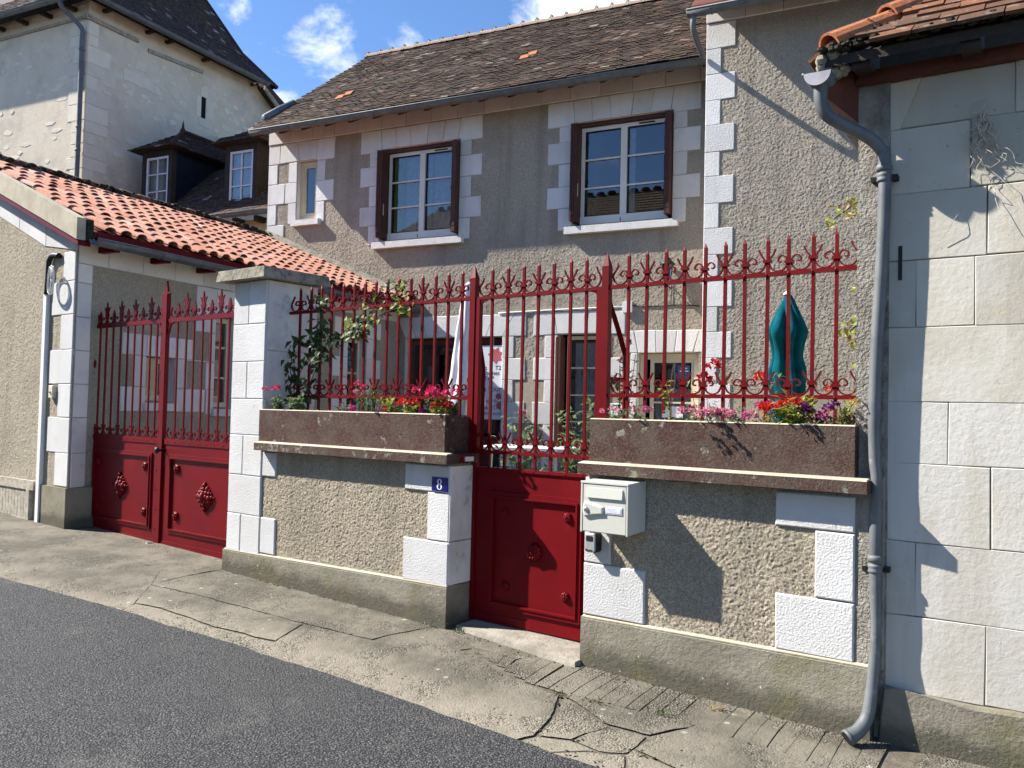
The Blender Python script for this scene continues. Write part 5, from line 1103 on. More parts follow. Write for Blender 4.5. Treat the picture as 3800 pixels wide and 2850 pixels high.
B(S).prism(rrect(-2.932, -2.846, .712, .838, .02), WY, Y0 - .045, .004).build('body', M['black'], ks); kf = B(S).prism(rrect(-2.930, -2.852, .715, .835, .018), Y0 - .045, Y0 - .056, .004).build('cover', simple('silver_plastic', (.42, .42, .42), (.38, .38, .38), 9, .35, metal=.3), ks)
B(S).prism(rrect(-2.918, -2.868, .785, .818, .008), Y0 - .056, Y0 - .058).build('shutter', M['black'], kf)
def lettering(txt, M_, size, mat, parent, ext=.001, name='lettering', align='LEFT'):
    cu = bpy.data.curves.new('t', 'FONT'); cu.body = txt; cu.size = size; cu.extrude = ext; cu.align_x = align; cu.resolution_u = 3
    ob = bpy.data.objects.new('t', cu); col.objects.link(ob); dg = bpy.context.evaluated_depsgraph_get(); me = bpy.data.meshes.new_from_object(ob.evaluated_get(dg)); bpy.data.objects.remove(ob); me.materials.clear(); me.materials.append(M[mat]); me.name = name
    return inst(name, me, M_ @ Matrix.Rotation(math.pi / 2, 4, 'X'), parent)
lettering('Master', Matrix.Translation((-2.925, Y0 - .0575, .722)), .020, 'ink', kf)
hn = thing('house_number_plate', 'blue enamel plate with a white 8 left of the pedestrian gate', 'number plate', (-4.245, WY, .99))
B(S).prism(rect(-4.325, -4.167, .995, 1.10), WY, WY - .010, .003).build('plate', M['enamel'], hn)
e8 = B(Matrix.Translation((-4.246, WY - .0108, 1.0475)))
def ring(cx0, cz0, ax, az, ix, iz, n=20):
    vs = []; fs = []
    for k in range(n):
        a = 2 * math.pi * k / n; c, s_ = math.cos(a), math.sin(a); vs += [(cx0 + ax * c, 0, cz0 + az * s_), (cx0 + ix * c, 0, cz0 + iz * s_), (cx0 + ax * c, .0012, cz0 + az * s_), (cx0 + ix * c, .0012, cz0 + iz * s_)]
    for k in range(n): j = (k + 1) % n; fs += [(4 * k, 4 * j, 4 * j + 1, 4 * k + 1), (4 * k, 4 * k + 2, 4 * j + 2, 4 * j)]
    e8.add(vs, fs)
ring(0, .0195, .0215, .0200, .0105, .0155); e8.M = e8.M @ Matrix.Translation((0, -.0004, 0)); ring(0, -.0175, .0255, .0225, .0130, .0180); e8.build('numeral', M['letter_white'], hn, recalc=False)
db = thing('door_bell', 'small white bell push in a red holder on the trough ledge beside the pedestrian gate', 'doorbell', (-4.10, Y0 + .16, 1.21))
rv4 = Matrix.Translation((-4.11, 0, 0)) @ Matrix.Rotation(math.pi / 2, 4, 'Z')
B(rv4).prism(rect(Y0 + .08, Y0 + .21, 1.215, 1.268), 0, -.012).build('holder', M['red'], db); B(rv4).prism(rect(Y0 + .115, Y0 + .205, 1.222, 1.256), -.012, -.024, .002).build('push', M['white_plastic'], db)

# ================================================================== stone barn on the right
barn = thing('stone_barn', 'pale limestone block building with mossy tiled roof at the right edge', 'building', K @ Vector((.8, .1, -.1)))
B(K).box(-.20, 3.6, .008, 4.2, -.2, 3.44).build('core', M['joint_lime'], barn)
B(K).box(-.205, -.045, -.012, .3, .2, 3.42).build('rubble_corner', M['rubble'], barn)
courses = [(3.145, 3.405, [-.05, .095, .53, 1.1, 1.6, 2.2, 2.9, 3.6]), (2.797, 3.145, [-.05, .335, .86, 1.35, 1.9, 2.5, 3.0, 3.6]), (2.443, 2.797, [-.05, .41, .95, 1.5, 2.0, 2.6, 3.1, 3.6]), (2.09, 2.443, [-.05, .086, .354, .85, 1.3, 1.8, 2.4, 3.0, 3.6]),
           (1.70, 2.09, [-.05, .62, 1.15, 1.7, 2.3, 3.0, 3.6]), (1.378, 1.70, [-.05, .24, .80, 1.4, 2.0, 2.7, 3.6]), (.97, 1.378, [-.05, .43, 1.0, 1.55, 2.2, 2.9, 3.6]), (.59, .97, [-.05, .09, .68, 1.2, 1.9, 2.6, 3.6]), (.20, .59, [-.05, .41, .95, 1.6, 2.3, 3.6])]
for ci, (c, d, js) in enumerate(courses):
    for bi, (a, b_) in enumerate(zip(js, js[1:])):
        pts = rect(a, b_, c, d)
        if ci == 0 and bi == 0: pts = [(a, c), (-.0, c), (.105, d), (a, d)]
        if ci == 0 and bi == 1: pts = [(.0, c), (b_, c), (b_, d), (.105, d)]
        stone(pts, K, .06, -.002, M['ashlar' if c > 1.5 else 'ashlar_white'], barn, 'block', ch=.004, g=.0010, j=.004)
pb = B(K); pts = [(-.10, -.3)] + [(3.6, -.3)] + [(3.6 - i * .17, .205 - .02 * (3.6 - i * .17) + .02 * noise.noise((i * .8, 3, 1))) for i in range(22)] + [(-.05, .22)]
pb.prism(pts, .1, -.045, .012); pb.build('plinth', M['plinth'], barn)
B(K).box(-.21, 3.6, -.05, .25, 3.405, 3.475).build('wall_plate', M['timber_red'], barn)
bz = 3.51; bt_ = .80; by_ = -.24
rf = B(K); rf.add([(-.37, by_, bz), (3.6, by_, bz), (3.6, 1.9, bz + 2.14 * bt_), (1.77, 1.9, bz + 2.14 * bt_), (-.37, 4.5, bz), (1.77, 4.5, bz + 2.14 * bt_)], [(0, 1, 2, 3), (0, 3, 5, 4)]); rf.v += [v - Vector((0, 0, .05)) for v in rf.v[:6]]; rf.f += [(6, 9, 8, 7), (6, 10, 11, 9), (0, 6, 7, 1), (0, 4, 10, 6)]
broof = rf.build('roof', M['timber'], barn)
KXv = Vector((math.cos(R(4.5)), math.sin(R(4.5)), 0)); KYv = Vector((-math.sin(R(4.5)), math.cos(R(4.5)), 0))
sl = (KYv * 1 + Zv * bt_).normalized(); nn = KXv.cross(sl).normalized()
flat_tiles(broof, K @ Vector((-.30, by_ - .04, bz + .0)), KXv, sl, nn, 3.9, 2.2, .20, .115, .018, M['tile_barn'], keep=lambda x, s_: x - .12 > s_ / math.sqrt(1 + bt_ ** 2), cap=300, seed=8)
sl2 = (KXv * 1 + Zv * bt_).normalized(); nn2 = sl2.cross(KYv).normalized()
if nn2.z < 0: nn2 = -nn2
flat_tiles(broof, K @ Vector((-.41, 4.4, bz)), -KYv, sl2, nn2, 4.64, 1.2, .20, .115, .018, M['tile_barn'], keep=lambda x, s_: (4.66 - x) > s_ / math.sqrt(1 + bt_ ** 2) + .1, cap=0, seed=9)
for k in range(7):
    s_ = .05 + k * .245; p0 = Vector((-.37 + s_, by_ + s_, bz + s_ * bt_ + .03)); p1 = p0 + Vector((.275, .275, .275 * bt_ - .012))
    b = B(K); ax = (p1 - p0).normalized(); sd = ax.cross(Vector((0, 0, 1))).normalized(); up = sd.cross(ax); vs = []; n = 8
    for (p, rr) in ((p0 + up * .016, .088), (p1, .074)):
        for j in range(n + 1): a = math.pi * j / n; vs.append(p + sd * math.cos(a) * rr + up * (math.sin(a) * rr - .02))
        for j in range(n + 1): a = math.pi * j / n; vs.append(p + sd * math.cos(a) * rr * .84 + up * (math.sin(a) * rr * .84 - .02))
    m = n + 1; fs = []
    for j in range(n): fs += [(j, j + 1, 2 * m + j + 1, 2 * m + j), (m + j + 1, m + j, 3 * m + j, 3 * m + j + 1), (j + 1, j, m + j, m + j + 1)]
    b.add(vs, fs); b.build('hip_tile', M['tile_orange'], broof, smooth=False, recalc=False)
mo = B(K)
for i in range(220):
    x = random.uniform(-.35, 1.2); mo.ball((x, by_ - .02 + random.uniform(-.01, .06) + (max(0, x) * .0), bz + .03 + random.uniform(-.01, .03)), random.uniform(.008, .022), 5, 3, (1.4, 1, .7))
for i in range(160): s_ = random.uniform(0, 1.3); mo.ball((-.37 + s_ + random.uniform(.07, .13), by_ + s_ - random.uniform(.0, .04), bz + s_ * bt_ + .03), random.uniform(.012, .03), 5, 3, (1, 1, .8))
mo.build('moss', M['moss'], broof, kind='stuff')
for k in range(8): B(K).hexa([(-.20 + k * .5, by_ + .02, bz - .08), (-.11 + k * .5, by_ + .02, bz - .08), (-.11 + k * .5, .05, bz - .05), (-.20 + k * .5, .05, bz - .05), (-.20 + k * .5, by_ + .02, bz - .02), (-.11 + k * .5, by_ + .02, bz - .02), (-.11 + k * .5, .05, bz + .3), (-.20 + k * .5, .05, bz + .3)]).build('rafter', M['timber'], barn)
B(K).hexa([(-.33, by_ + .03, bz - .20), (-.205, -.02, bz - .30), (-.205, 4, bz - .30), (-.33, 4, bz - .20), (-.33, by_ + .03, bz - .06), (-.205, -.02, bz - .02), (-.205, 4, bz - .02), (-.33, 4, bz - .06)]).build('eave_board', M['timber_red'], barn)
mc = B(K); [mc.ball((-.33 + random.uniform(-.03, .10), by_ + random.uniform(0, .08), bz - .03 + random.uniform(-.05, .05)), random.uniform(.02, .045), 6, 4) for i in range(26)]; mc.build('mortar_bed', M['concrete_cap'], barn)
gg = gutter(K, (-.36, 4.2, bz - .085), (-.36, by_ - .05, bz - .085), .070, barn, 'zinc', 0)
B(K).prism([(-.36 - .070 * math.cos(math.pi * k / 12), bz - .085 - .070 * math.sin(math.pi * k / 12)) for k in range(13)], by_ - .047, by_ - .052).build('stop_end', simple('pale_zinc', (.50, .48, .50), (.38, .36, .38), 9, .5, metal=.3), gg)
rbp = [(-.35, -.235, 3.38), (-.35, -.23, 3.27), (-.305, -.20, 3.195), (-.155, -.10, 3.11), (-.085, -.06, 3.04), (-.063, -.05, 2.95), (-.072, -.05, 2.5), (-.095, -.05, 2.0), (-.105, -.05, 1.6), (-.100, -.05, 1.38), (-.09, -.05, 1.27), (-.095, -.05, .95), (-.092, -.05, .80), (-.088, -.052, .66), (-.086, -.055, .50), (-.092, -.075, .30), (-.105, -.10, .12), (-.12, -.12, .05), (-.15, -.165, .0), (-.185, -.20, -.025)]
rbr = [.040, .035, .033, .033, .032, .032, .032, .032, .031, .029, .028, .031, .032, .030, .024, .029, .032, .034, .036, .040]
dp = pipe(K, rbp, rbr, barn, 'zinc', 'downpipe', 16, 4)
mouth = B(K); mouth.tube([(-.180, -.196, -.022), (-.193, -.207, -.031)], .043, 16); mouth.build('shoe_rim', M['zinc'], dp, smooth=True)
mouth = B(K); mouth.tube([(-.1925, -.2066, -.0308), (-.1945, -.2085, -.0322)], .036, 16); mouth.build('shoe_bore', M['black'], dp)
for z0 in (2.86, .80):
    xx = -.067 if z0 > 2 else -.092
    b = B(K); b.lathe((xx, -.05, z0), [(.035, 0), (.039, .008), (.035, .018), (.035, .028), (.039, .036), (.035, .046)], 14); b.lathe((xx, -.05, z0 + .055), [(.034, 0), (.042, .012), (.042, .026), (.034, .038)], 14); b.build('pipe_clip', M['zinc'], dp, smooth=True)
    B(K).box(xx - .065, xx - .04, -.06, .0, z0 + .008, z0 + .03).build('clip_lug', M['black'], dp); B(K).box(xx + .04, xx + .068, -.06, 0, z0 + .008, z0 + .034).build('clip_lug', M['black'], dp)
B(K).box(.0, .018, -.008, .0, 2.34, 2.52).build('wall_slot', M['black'], barn)
dv = B(K)
for k in range(16):
    x, z = .385 + random.uniform(-.02, .02), 3.16 + random.uniform(-.06, .08); P_ = [(x, -.02, z)]
    for j in range(8): x += random.gauss(.004, .022); z -= random.uniform(.015, .05); P_.append((x, -.015 - random.uniform(0, .03), z))
    dv.tube(smooth_path(P_, 3), [.0035 - .003 * i / (len(P_) * 3) for i in range((len(P_) - 1) * 3 + 1)], 4)
for k in range(8):
    x, z = .40, 2.92 + random.uniform(-.05, .12); P_ = [(x, -.03, z)]; dx, dz = random.uniform(-.035, .05), random.uniform(-.05, .03)
    for j in range(7): x += dx + random.gauss(0, .012); z += dz + random.gauss(0, .012) - .008; P_.append((x, -.012 - random.uniform(0, .02), z))
    dv.tube(smooth_path(P_, 3), .0014, 3)
tag(dv.build('dried_creeper', M['dry_stem'], None), 'tangle of pale dried creeper stems hanging on the limestone wall', 'creeper')

# ================================================================== old stone house behind on the left
MU = -9.0
manor = thing('old_stone_house', 'tall old rubble stone house with steep dark tiled roof at the upper left', 'house', H @ Vector((-12, 3, 0)))
M['rubble_wall'] = simple('lime_mortar_wall', (.78, .67, .52), (.69, .585, .445), 1.2, .95, .5, 16, .012, spots=[(3.5, .5, .72, (.58, .54, .46), .55), (.7, .5, .7, (.36, .325, .27), .5)])
M['pale_stone'] = simple('pale_rubble_stone', (.82, .74, .60), (.76, .68, .54), 5, .9, .5, 25, .01, vary=.10)
mw = B(H); mw.add([(MU, 0, 0), (MU, 5.75, 0), (MU, 5.75, 11.1), (MU, 0, 11.1)], [(0, 1, 2, 3)]); mw.add([(MU, 0, 0), (MU, 0, 11.1), (-22, 0, 11.1), (-22, 0, 0)], [(0, 1, 2, 3)]); mw.add([(MU, 5.75, 0), (-22, 5.75, 0), (-22, 5.75, 11.1), (MU, 5.75, 11.1)], [(0, 1, 2, 3)]); mw.add([(-22, 0, 0), (-22, 5.75, 0), (-22, 5.75, 11.1), (-22, 0, 11.1)], [(0, 1, 2, 3)])
mw.build('wall', M['rubble_wall'], manor, recalc=False)
MW = Matrix.Translation(H @ Vector((MU, 0, 0))) @ (H.to_3x3().to_4x4()) @ Matrix.Rotation(math.pi / 2, 4, 'Z')     # x = v, y = into the wall
MF = Matrix.Translation(H @ Vector((MU, 0, 0))) @ (H.to_3x3().to_4x4())                                           # front face: x = u + 9, y inward
rs = random.Random(21)
def pebble(Mx, x, z, a, c, parent, mat='pale_stone'):
    n = rs.choice([4, 5, 6, 7]); ph = rs.uniform(0, 6); pts = [(x + a * rs.uniform(.75, 1.1) * math.cos(ph + 2 * math.pi * k / n), z + c * rs.uniform(.75, 1.1) * math.sin(ph + 2 * math.pi * k / n)) for k in range(n)]
    B(Mx).prism(pts, .03, -rs.uniform(.003, .010), .004).build('stone', M[mat], parent)
for i in range(270):
    x, z = rs.uniform(.35, 5.6), rs.uniform(6.6, 10.5)
    if abs(x - 3.6) < .25 and abs(z - 9.7) < .5: continue
    k = rs.choice([.5, .6, .8, 1, 1, 1.6]); pebble(MW, x, z, .085 * k * rs.uniform(.8, 1.7), .06 * k, manor)
zz = 6.0; i = 0
while zz < 10.55:
    h = rs.uniform(.26, .42); a = rs.choice([.28, .42, .62]); c = rs.choice([.28, .45, .6])
    stone(rect(.0, a, zz, zz + h), MW, .05, -.012, M['pale_stone'], manor, 'quoin', g=.006, j=.008)
    stone(rect(-c, -.0, zz, zz + h), MF, .05, -.012, M['pale_stone'], manor, 'quoin', g=.006, j=.008)
    zz += h; i += 1
for i in range(40): pebble(MF, rs.uniform(-3.4, -.7), rs.uniform(6.5, 10.4), .16 * rs.uniform(.5, 1.5), .06, manor)
for (a, b_, c, d) in ((3.45, 3.74, 10.0, 10.26), (3.68, 3.95, 9.42, 10.0), (3.34, 3.50, 9.42, 10.0), (3.42, 3.82, 9.18, 9.42), (1.35, 1.7, 9.95, 10.2), (1.0, 1.9, 9.55, 9.85), (.35, .8, 9.2, 9.6)): stone(rect(a, b_, c, d), MW, .03, -.012, M['pale_stone'], manor, 'dressed_stone')
B(MW).box(3.51, 3.66, -.004, .02, 9.42, 10.0).build('slit_window', M['dark'], manor)
B(MW).box(-.1, 1.4, -.05, .05, 10.62, 10.72).build('beam', M['timber_grey'], manor); B(MW).hexa([(1.7, -.04, 10.50), (3.5, -.04, 10.62), (3.5, .05, 10.62), (1.7, .05, 10.50), (1.7, -.04, 10.60), (3.5, -.04, 10.72), (3.5, .05, 10.72), (1.7, .05, 10.60)]).build('beam', M['timber_grey'], manor)
for k in (0, 2, 3, 5, 8): B(MW).box(.35 + k * .62, .44 + k * .62, -.24, .05, 10.95, 11.01).build('rafter', M['timber'], manor)
for k in range(6): B(MF).box(-.5 - k * .9, -.40 - k * .9, -.28, .05, 10.88, 10.97).build('rafter', M['timber'], manor)
B(MF).box(-12, .1, -.05, .02, 10.66, 10.72).build('wall_plate', M['timber_grey'], manor)
w = framebars(MF, -4.2, -3.42, 8.0, 9.6, -.02, .06, .09, 'window', M['offwhite'], manor); pane(MF, -4.1, -3.5, 8.1, 9.5, .0, w); B(MF).box(-4.1, -3.5, -.015, .01, 8.78, 8.81).build('glazing_bar', M['offwhite'], w)
stone(rect(-4.35, -3.30, 7.80, 8.0), MF, .05, -.10, M['pale_stone'], manor, 'sill')
# roof: gentle foot, then steep
EU, EZ = MU + .42, 11.02
def mroof(parent, ex, so, W, P, k_eave, label):
    pass
r1 = B(H)
foot = 1.0
A_ = [(EU, -.42, EZ), (EU, 5.95, EZ), (EU - foot, 5.95 - .45, EZ + foot), (EU - foot, .58, EZ + foot)]
T_ = [(EU - 3.9, 4.3, EZ + foot + 2.9 * 1.5), (EU - 3.9, 3.48, EZ + foot + 2.9 * 1.5)]
r1.add(A_ + T_, [(0, 1, 2, 3), (3, 2, 4, 5)])
r1.add([(EU, -.42, EZ), (EU - foot, .58, EZ + foot), (EU - 3.9, 3.48, EZ + foot + 4.35), (-22, 3.48, EZ + 5.35), (-22, .58, EZ + foot), (-22, -.42, EZ)], [(0, 1, 4, 5), (1, 2, 3, 4)])
r1.add([(EU, 5.95, EZ), (EU - foot, 5.5, EZ + foot), (EU - 3.9, 4.3, EZ + 5.35), (-22, 4.3, EZ + 5.35), (-22, 6.2, EZ)], [(0, 4, 3, 2, 1)])
mr = r1.build('roof', M['timber'], manor, recalc=False)
def tl(P, ex, es_, W, L, seed, cap, keep=None):
    es_ = es_.normalized(); n_ = ex.cross(es_).normalized()
    if n_.z < 0: n_ = -n_
    flat_tiles(mr, P, ex, es_, n_, W, L, .17, .115, .016, M['tile_manor'], keep, cap, seed, 1.3)
tl(H @ Vector((EU + .03, 5.97, EZ)), -HYv, -HXv + Zv, 6.4, 1.45, 31, 150, lambda x, s_: x > s_ * .32 - .05 and x < 6.42 - s_ * .7)
tl(H @ Vector((EU - foot + .02, 5.5, EZ + foot)), -HYv, -HXv + Zv * 1.5, 5.0, 5.2, 32, 150, lambda x, s_: x > s_ * .23 - .05 and x < 4.95 - s_ * .5)
tl(H @ Vector((-21.9, -.44, EZ)), HXv, HYv + Zv, 13.3, 1.4, 33, 0, lambda x, s_: x < 13.3 - s_ * .7 and x > 6)
hb = B(H); hb.tube([(EU, 5.97, EZ + .03), (EU - foot, 5.52, EZ + foot + .04), (EU - 3.9, 4.3, EZ + 5.4)], .07, 6); hb.build('hip_tiles', M['tile_manor'], mr)
rp = B(H); rp.hexa([(MU - 1.5, 5.6, 10.9), (MU + .32, 5.6, 10.98), (MU + .32, 6.65, 10.32), (MU - 1.5, 6.65, 10.3), (MU - 1.5, 5.6, 11.3), (MU + .32, 5.6, 11.12), (MU + .32, 6.95, 10.55), (MU - 1.5, 6.95, 10.6)]); rp.build('rear_roof', M['tile_manor'], manor)
B(H).hexa([(MU + .30, 5.55, 10.86), (MU + .36, 5.55, 10.86), (MU + .36, 6.6, 10.18), (MU + .30, 6.6, 10.18), (MU + .30, 5.55, 10.98), (MU + .36, 5.55, 10.98), (MU + .36, 6.7, 10.30), (MU + .30, 6.7, 10.30)]).build('barge_board', M['timber_grey'], manor)
B(H).add([(MU, 5.75, 6), (MU + .02, 6.6, 6), (MU + .02, 6.6, 10.3), (MU, 5.75, 10.9)], [(0, 1, 2, 3)]).build('rear_wall', M['rubble_wall'], manor, recalc=False)
gutter(H, (EU + .09, -.50, EZ - .03), (EU + .09, 5.5, EZ - .03), .085, manor, 'zinc_dark', 0.9); gutter(H, (-21, -.50, EZ - .03), (EU + .02, -.50, EZ - .03), .085, manor, 'zinc_dark', 0.9)
pipe(H, [(MU - .35, -.50, 10.93), (MU - .30, -.46, 10.75), (MU - .18, -.25, 10.55), (MU - .08, -.10, 10.35), (MU - .08, -.09, 10.0), (MU - .07, -.09, 8.0), (MU - .10, -.09, 5.0)], .055, manor, 'zinc', 'downpipe', 10, 4)
for z0 in (9.85, 8.0, 7.45): B(H).lathe((MU - .078, -.09, z0), [(.055, 0), (.066, .02), (.066, .05), (.055, .07)], 10).build('pipe_joint', M['zinc'], manor, smooth=True)
B(H).hexa([(EU - 2.1, 2.0, EZ + 2.5), (EU - 1.9, 2.0, EZ + 2.2), (EU - 1.9, 2.6, EZ + 2.2), (EU - 2.1, 2.6, EZ + 2.5), (EU - 2.0, 2.0, EZ + 2.6), (EU - 1.75, 2.0, EZ + 2.25), (EU - 1.75, 2.6, EZ + 2.25), (EU - 2.0, 2.6, EZ + 2.6)]).build('skylight', M['zinc'], mr)

# ================================================================== house with dormers behind
dh = thing('dormer_house', 'low house with dark tiled roof and two dormers behind the outbuilding', 'house', H @ Vector((-6.2, 1.2, 0)))
B(H).box(-8.98, -3.36, 1.0, 5.5, 0, 5.72).build('wall', M['cream_wall'], dh)
dro = B(H).hexa([(-8.97, .72, 5.76), (-3.36, .72, 5.76), (-3.36, 4.2, 9.0), (-8.97, 4.2, 9.0), (-8.97, .72, 5.82), (-3.36, .72, 5.82), (-3.36, 4.2, 9.06), (-8.97, 4.2, 9.06)]).build('roof', M['timber'], dh)
e_ = (HYv * 3.48 + Zv * 3.24).normalized(); flat_tiles(dro, H @ Vector((-8.95, .70, 5.83)), HXv, e_, HXv.cross(e_).normalized(), 5.58, 2.4, .17, .11, .016, M['tile_manor'], None, 300, 41, 1.2)
gutter(H, (-8.9, .62, 5.80), (-3.40, .62, 5.80), .08, dh, 'zinc_dark', .8)
for k in range(9): B(H).box(-8.7 + k * .62, -8.6 + k * .62, .72, 1.05, 5.62, 5.74).build('rafter', M['timber'], dh)
for (c0, cw, z0, z1, nm) in ((-7.85, .50, 6.22, 7.70, 'left'), (-5.17, .48, 6.12, 7.55, 'right')):
    d = thing('dormer', f'{nm} dormer window with white six-pane casement and pointed dark tiled roof', 'dormer', H @ Vector((c0, 1.2, z0)), 'dormers of the house behind')
    L_, R__ = c0 - cw, c0 + cw; fv = 1.12
    b = B(H); b.box(L_, L_ + .12, fv, fv + .14, z0, z1); b.box(R__ - .12, R__, fv, fv + .14, z0, z1); b.box(L_ + .12, R__ - .12, fv, fv + .14, z1 - .16, z1); b.box(L_ - .02, R__ + .02, fv - .03, fv + .14, z0 - .08, z0); b.build('frame', M['timber'], d)
    for (x, nm2) in ((R__ - .01, 'cheek'), (L_ + .01, 'cheek')): B(H).add([(x, fv + .12, z0), (x, fv + .12, z1), (x, fv + 2.0, z1)], [(0, 1, 2)]).build('cheek', M['slate'] if nm == 'left' else M['timber'], d, recalc=False)
    wz0, wz1, wx0, wx1 = z0 + .05, z1 - .17, L_ + .13, R__ - .13
    f = framebars(H, wx0, wx1, wz0, wz1, fv + .02, fv + .07, .055, 'casement', M['offwhite'], d); pane(H, wx0 + .04, wx1 - .04, wz0 + .04, wz1 - .04, fv + .05, f)
    mx = (wx0 + wx1) / 2; B(H).box(mx - .018, mx + .018, fv + .025, fv + .06, wz0, wz1).build('glazing_bar', M['offwhite'], f)
    for k in (1, 2): zc_ = wz0 + (wz1 - wz0) * k / 3; B(H).box(wx0, wx1, fv + .025, fv + .06, zc_ - .015, zc_ + .015).build('glazing_bar', M['offwhite'], f)
    curtain(H, wx0, wx1, wz0, wz1, fv + .16, 'net_curtain', f, 5); B(H).box(L_ + .1, R__ - .1, fv + .2, fv + .22, z0, z1).build('room', M['dark'], d)
    B(H).box(wx0 - .03, wx1 + .03, fv - .05, fv + .06, z0 - .0, z0 + .05).build('sill', M['offwhite'], d)
    o_ = .22; zr = z1 - .02; ap = (c0, fv + .75, z1 + .62)
    rb_ = B(H); rb_.add([(L_ - o_, fv - o_, zr), (R__ + o_, fv - o_, zr), (R__ + o_, fv + 3, zr), (L_ - o_, fv + 3, zr), ap, (c0, fv + 3, z1 + .62)], [(0, 1, 4), (1, 2, 5, 4), (3, 0, 4, 5), (0, 3, 2, 1)]); rr = rb_.build('roof', M['timber'], d)
    bt2 = B(H); P0_, P1_, P2_, P3_ = [Vector(q) for q in ((L_ - o_ - .02, fv - o_ - .02, zr), (R__ + o_ + .02, fv - o_ - .02, zr), ap, (c0, fv + 3, z1 + .62))]; PR = Vector((R__ + o_ + .02, fv + 3, zr))
    N_ = 9
    for k in range(N_):                                                       # courses of tiles, front and right slope
        t0, t1 = k / N_, (k + 1.25) / N_; t1 = min(t1, 1.0)
        a, b1 = P0_.lerp(P2_, t0), P1_.lerp(P2_, t0); c1, d1 = P1_.lerp(P2_, t1), P0_.lerp(P2_, t1); n0 = Vector((0, -.5, 1)).normalized()
        m_ = max(1, int((b1 - a).length / .17))
        for j in range(m_):
            q = [a.lerp(b1, j / m_), a.lerp(b1, (j + .96) / m_), d1.lerp(c1, (j + .96) / m_), d1.lerp(c1, j / m_)]; lf = rs.uniform(.025, .04)
            bt2.add([q[0] + n0 * .005, q[1] + n0 * .005, q[2], q[3], q[0] + n0 * lf, q[1] + n0 * lf, q[2] + n0 * .01, q[3] + n0 * .01], [(0, 3, 2, 1), (4, 5, 6, 7), (0, 1, 5, 4), (1, 2, 6, 5), (2, 3, 7, 6), (3, 0, 4, 7)], rs.random())
        a, b1 = P1_.lerp(P2_, t0), PR.lerp(P3_, t0); d1, c1 = P1_.lerp(P2_, t1), PR.lerp(P3_, t1); n1 = Vector((.6, 0, 1)).normalized(); m_ = max(1, int((b1 - a).length / .17))
        for j in range(m_):
            q = [a.lerp(b1, j / m_), a.lerp(b1, (j + .96) / m_), d1.lerp(c1, (j + .96) / m_), d1.lerp(c1, j / m_)]; lf = rs.uniform(.025, .04)
            bt2.add([q[0] + n1 * .005, q[1] + n1 * .005, q[2], q[3], q[0] + n1 * lf, q[1] + n1 * lf, q[2] + n1 * .01, q[3] + n1 * .01], [(0, 3, 2, 1), (4, 5, 6, 7), (0, 1, 5, 4), (1, 2, 6, 5), (2, 3, 7, 6), (3, 0, 4, 7)], rs.random())
    bt2.build('tile_courses', M['tile_manor'], rr, kind='stuff', recalc=False)
    hp_ = B(H); hp_.tube([P1_ + Vector((0, 0, .03)), P2_ + Vector((0, 0, .05))], .05, 6); hp_.tube([P2_ + Vector((0, 0, .05)), P3_ + Vector((0, 0, .05))], .06, 6); hp_.lathe((ap[0], ap[1], ap[2]), [(.09, 0), (.06, .1), (.03, .16), (.02, .26), (.002, .34)], 8); hp_.build('ridge_tiles', M['tile_manor'], rr)

# ================================================================== house across the street (seen only mirrored in the window panes)
op = thing('opposite_house', 'tiled house across the street, mirrored in the upper window panes', 'house', H @ Vector((-6, -17, -.3)))
OW = H
B(OW).box(-15.5, 3.2, -24, -17.5, -.8, 7.6).build('wall', M['cream_wall'], op)
oro = B(OW).hexa([(-16, -24.6, 7.5), (3.6, -24.6, 7.5), (3.6, -17, 7.5), (-16, -17, 7.5), (-12, -20.9, 11.0), (3.6, -20.9, 11.0), (3.6, -20.7, 11.0), (-12, -20.7, 11.0)]).build('roof', M['timber'], op)
b = B(OW)
for k in range(24):
    t0, t1 = k / 24, (k + 1.3) / 24; f = lambda t: (-17 - 3.75 * t - .05, 7.55 + 3.5 * t)
    (y0_, z0_), (y1_, z1_) = f(t0), f(min(1, t1))
    b.hexa([(-16 + 4 * t0, y0_, z0_), (3.6, y0_, z0_), (3.6, y1_, z1_), (-16 + 4 * t0, y1_, z1_), (-16 + 4 * t0, y0_, z0_ + .07), (3.6, y0_, z0_ + .07), (3.6, y1_, z1_ + .02), (-16 + 4 * t0, y1_, z1_ + .02)])
b.build('tile_courses', simple('far_tiles', (.26, .19, .12), (.16, .11, .07), 9, .9), oro, kind='stuff')
for k in range(31): B(OW).ball((-11.9 + k * .5, -20.75, 11.08), .13, 6, 4, (1.6, 1, 1)).build('ridge_tile', M['tile_house'], oro)

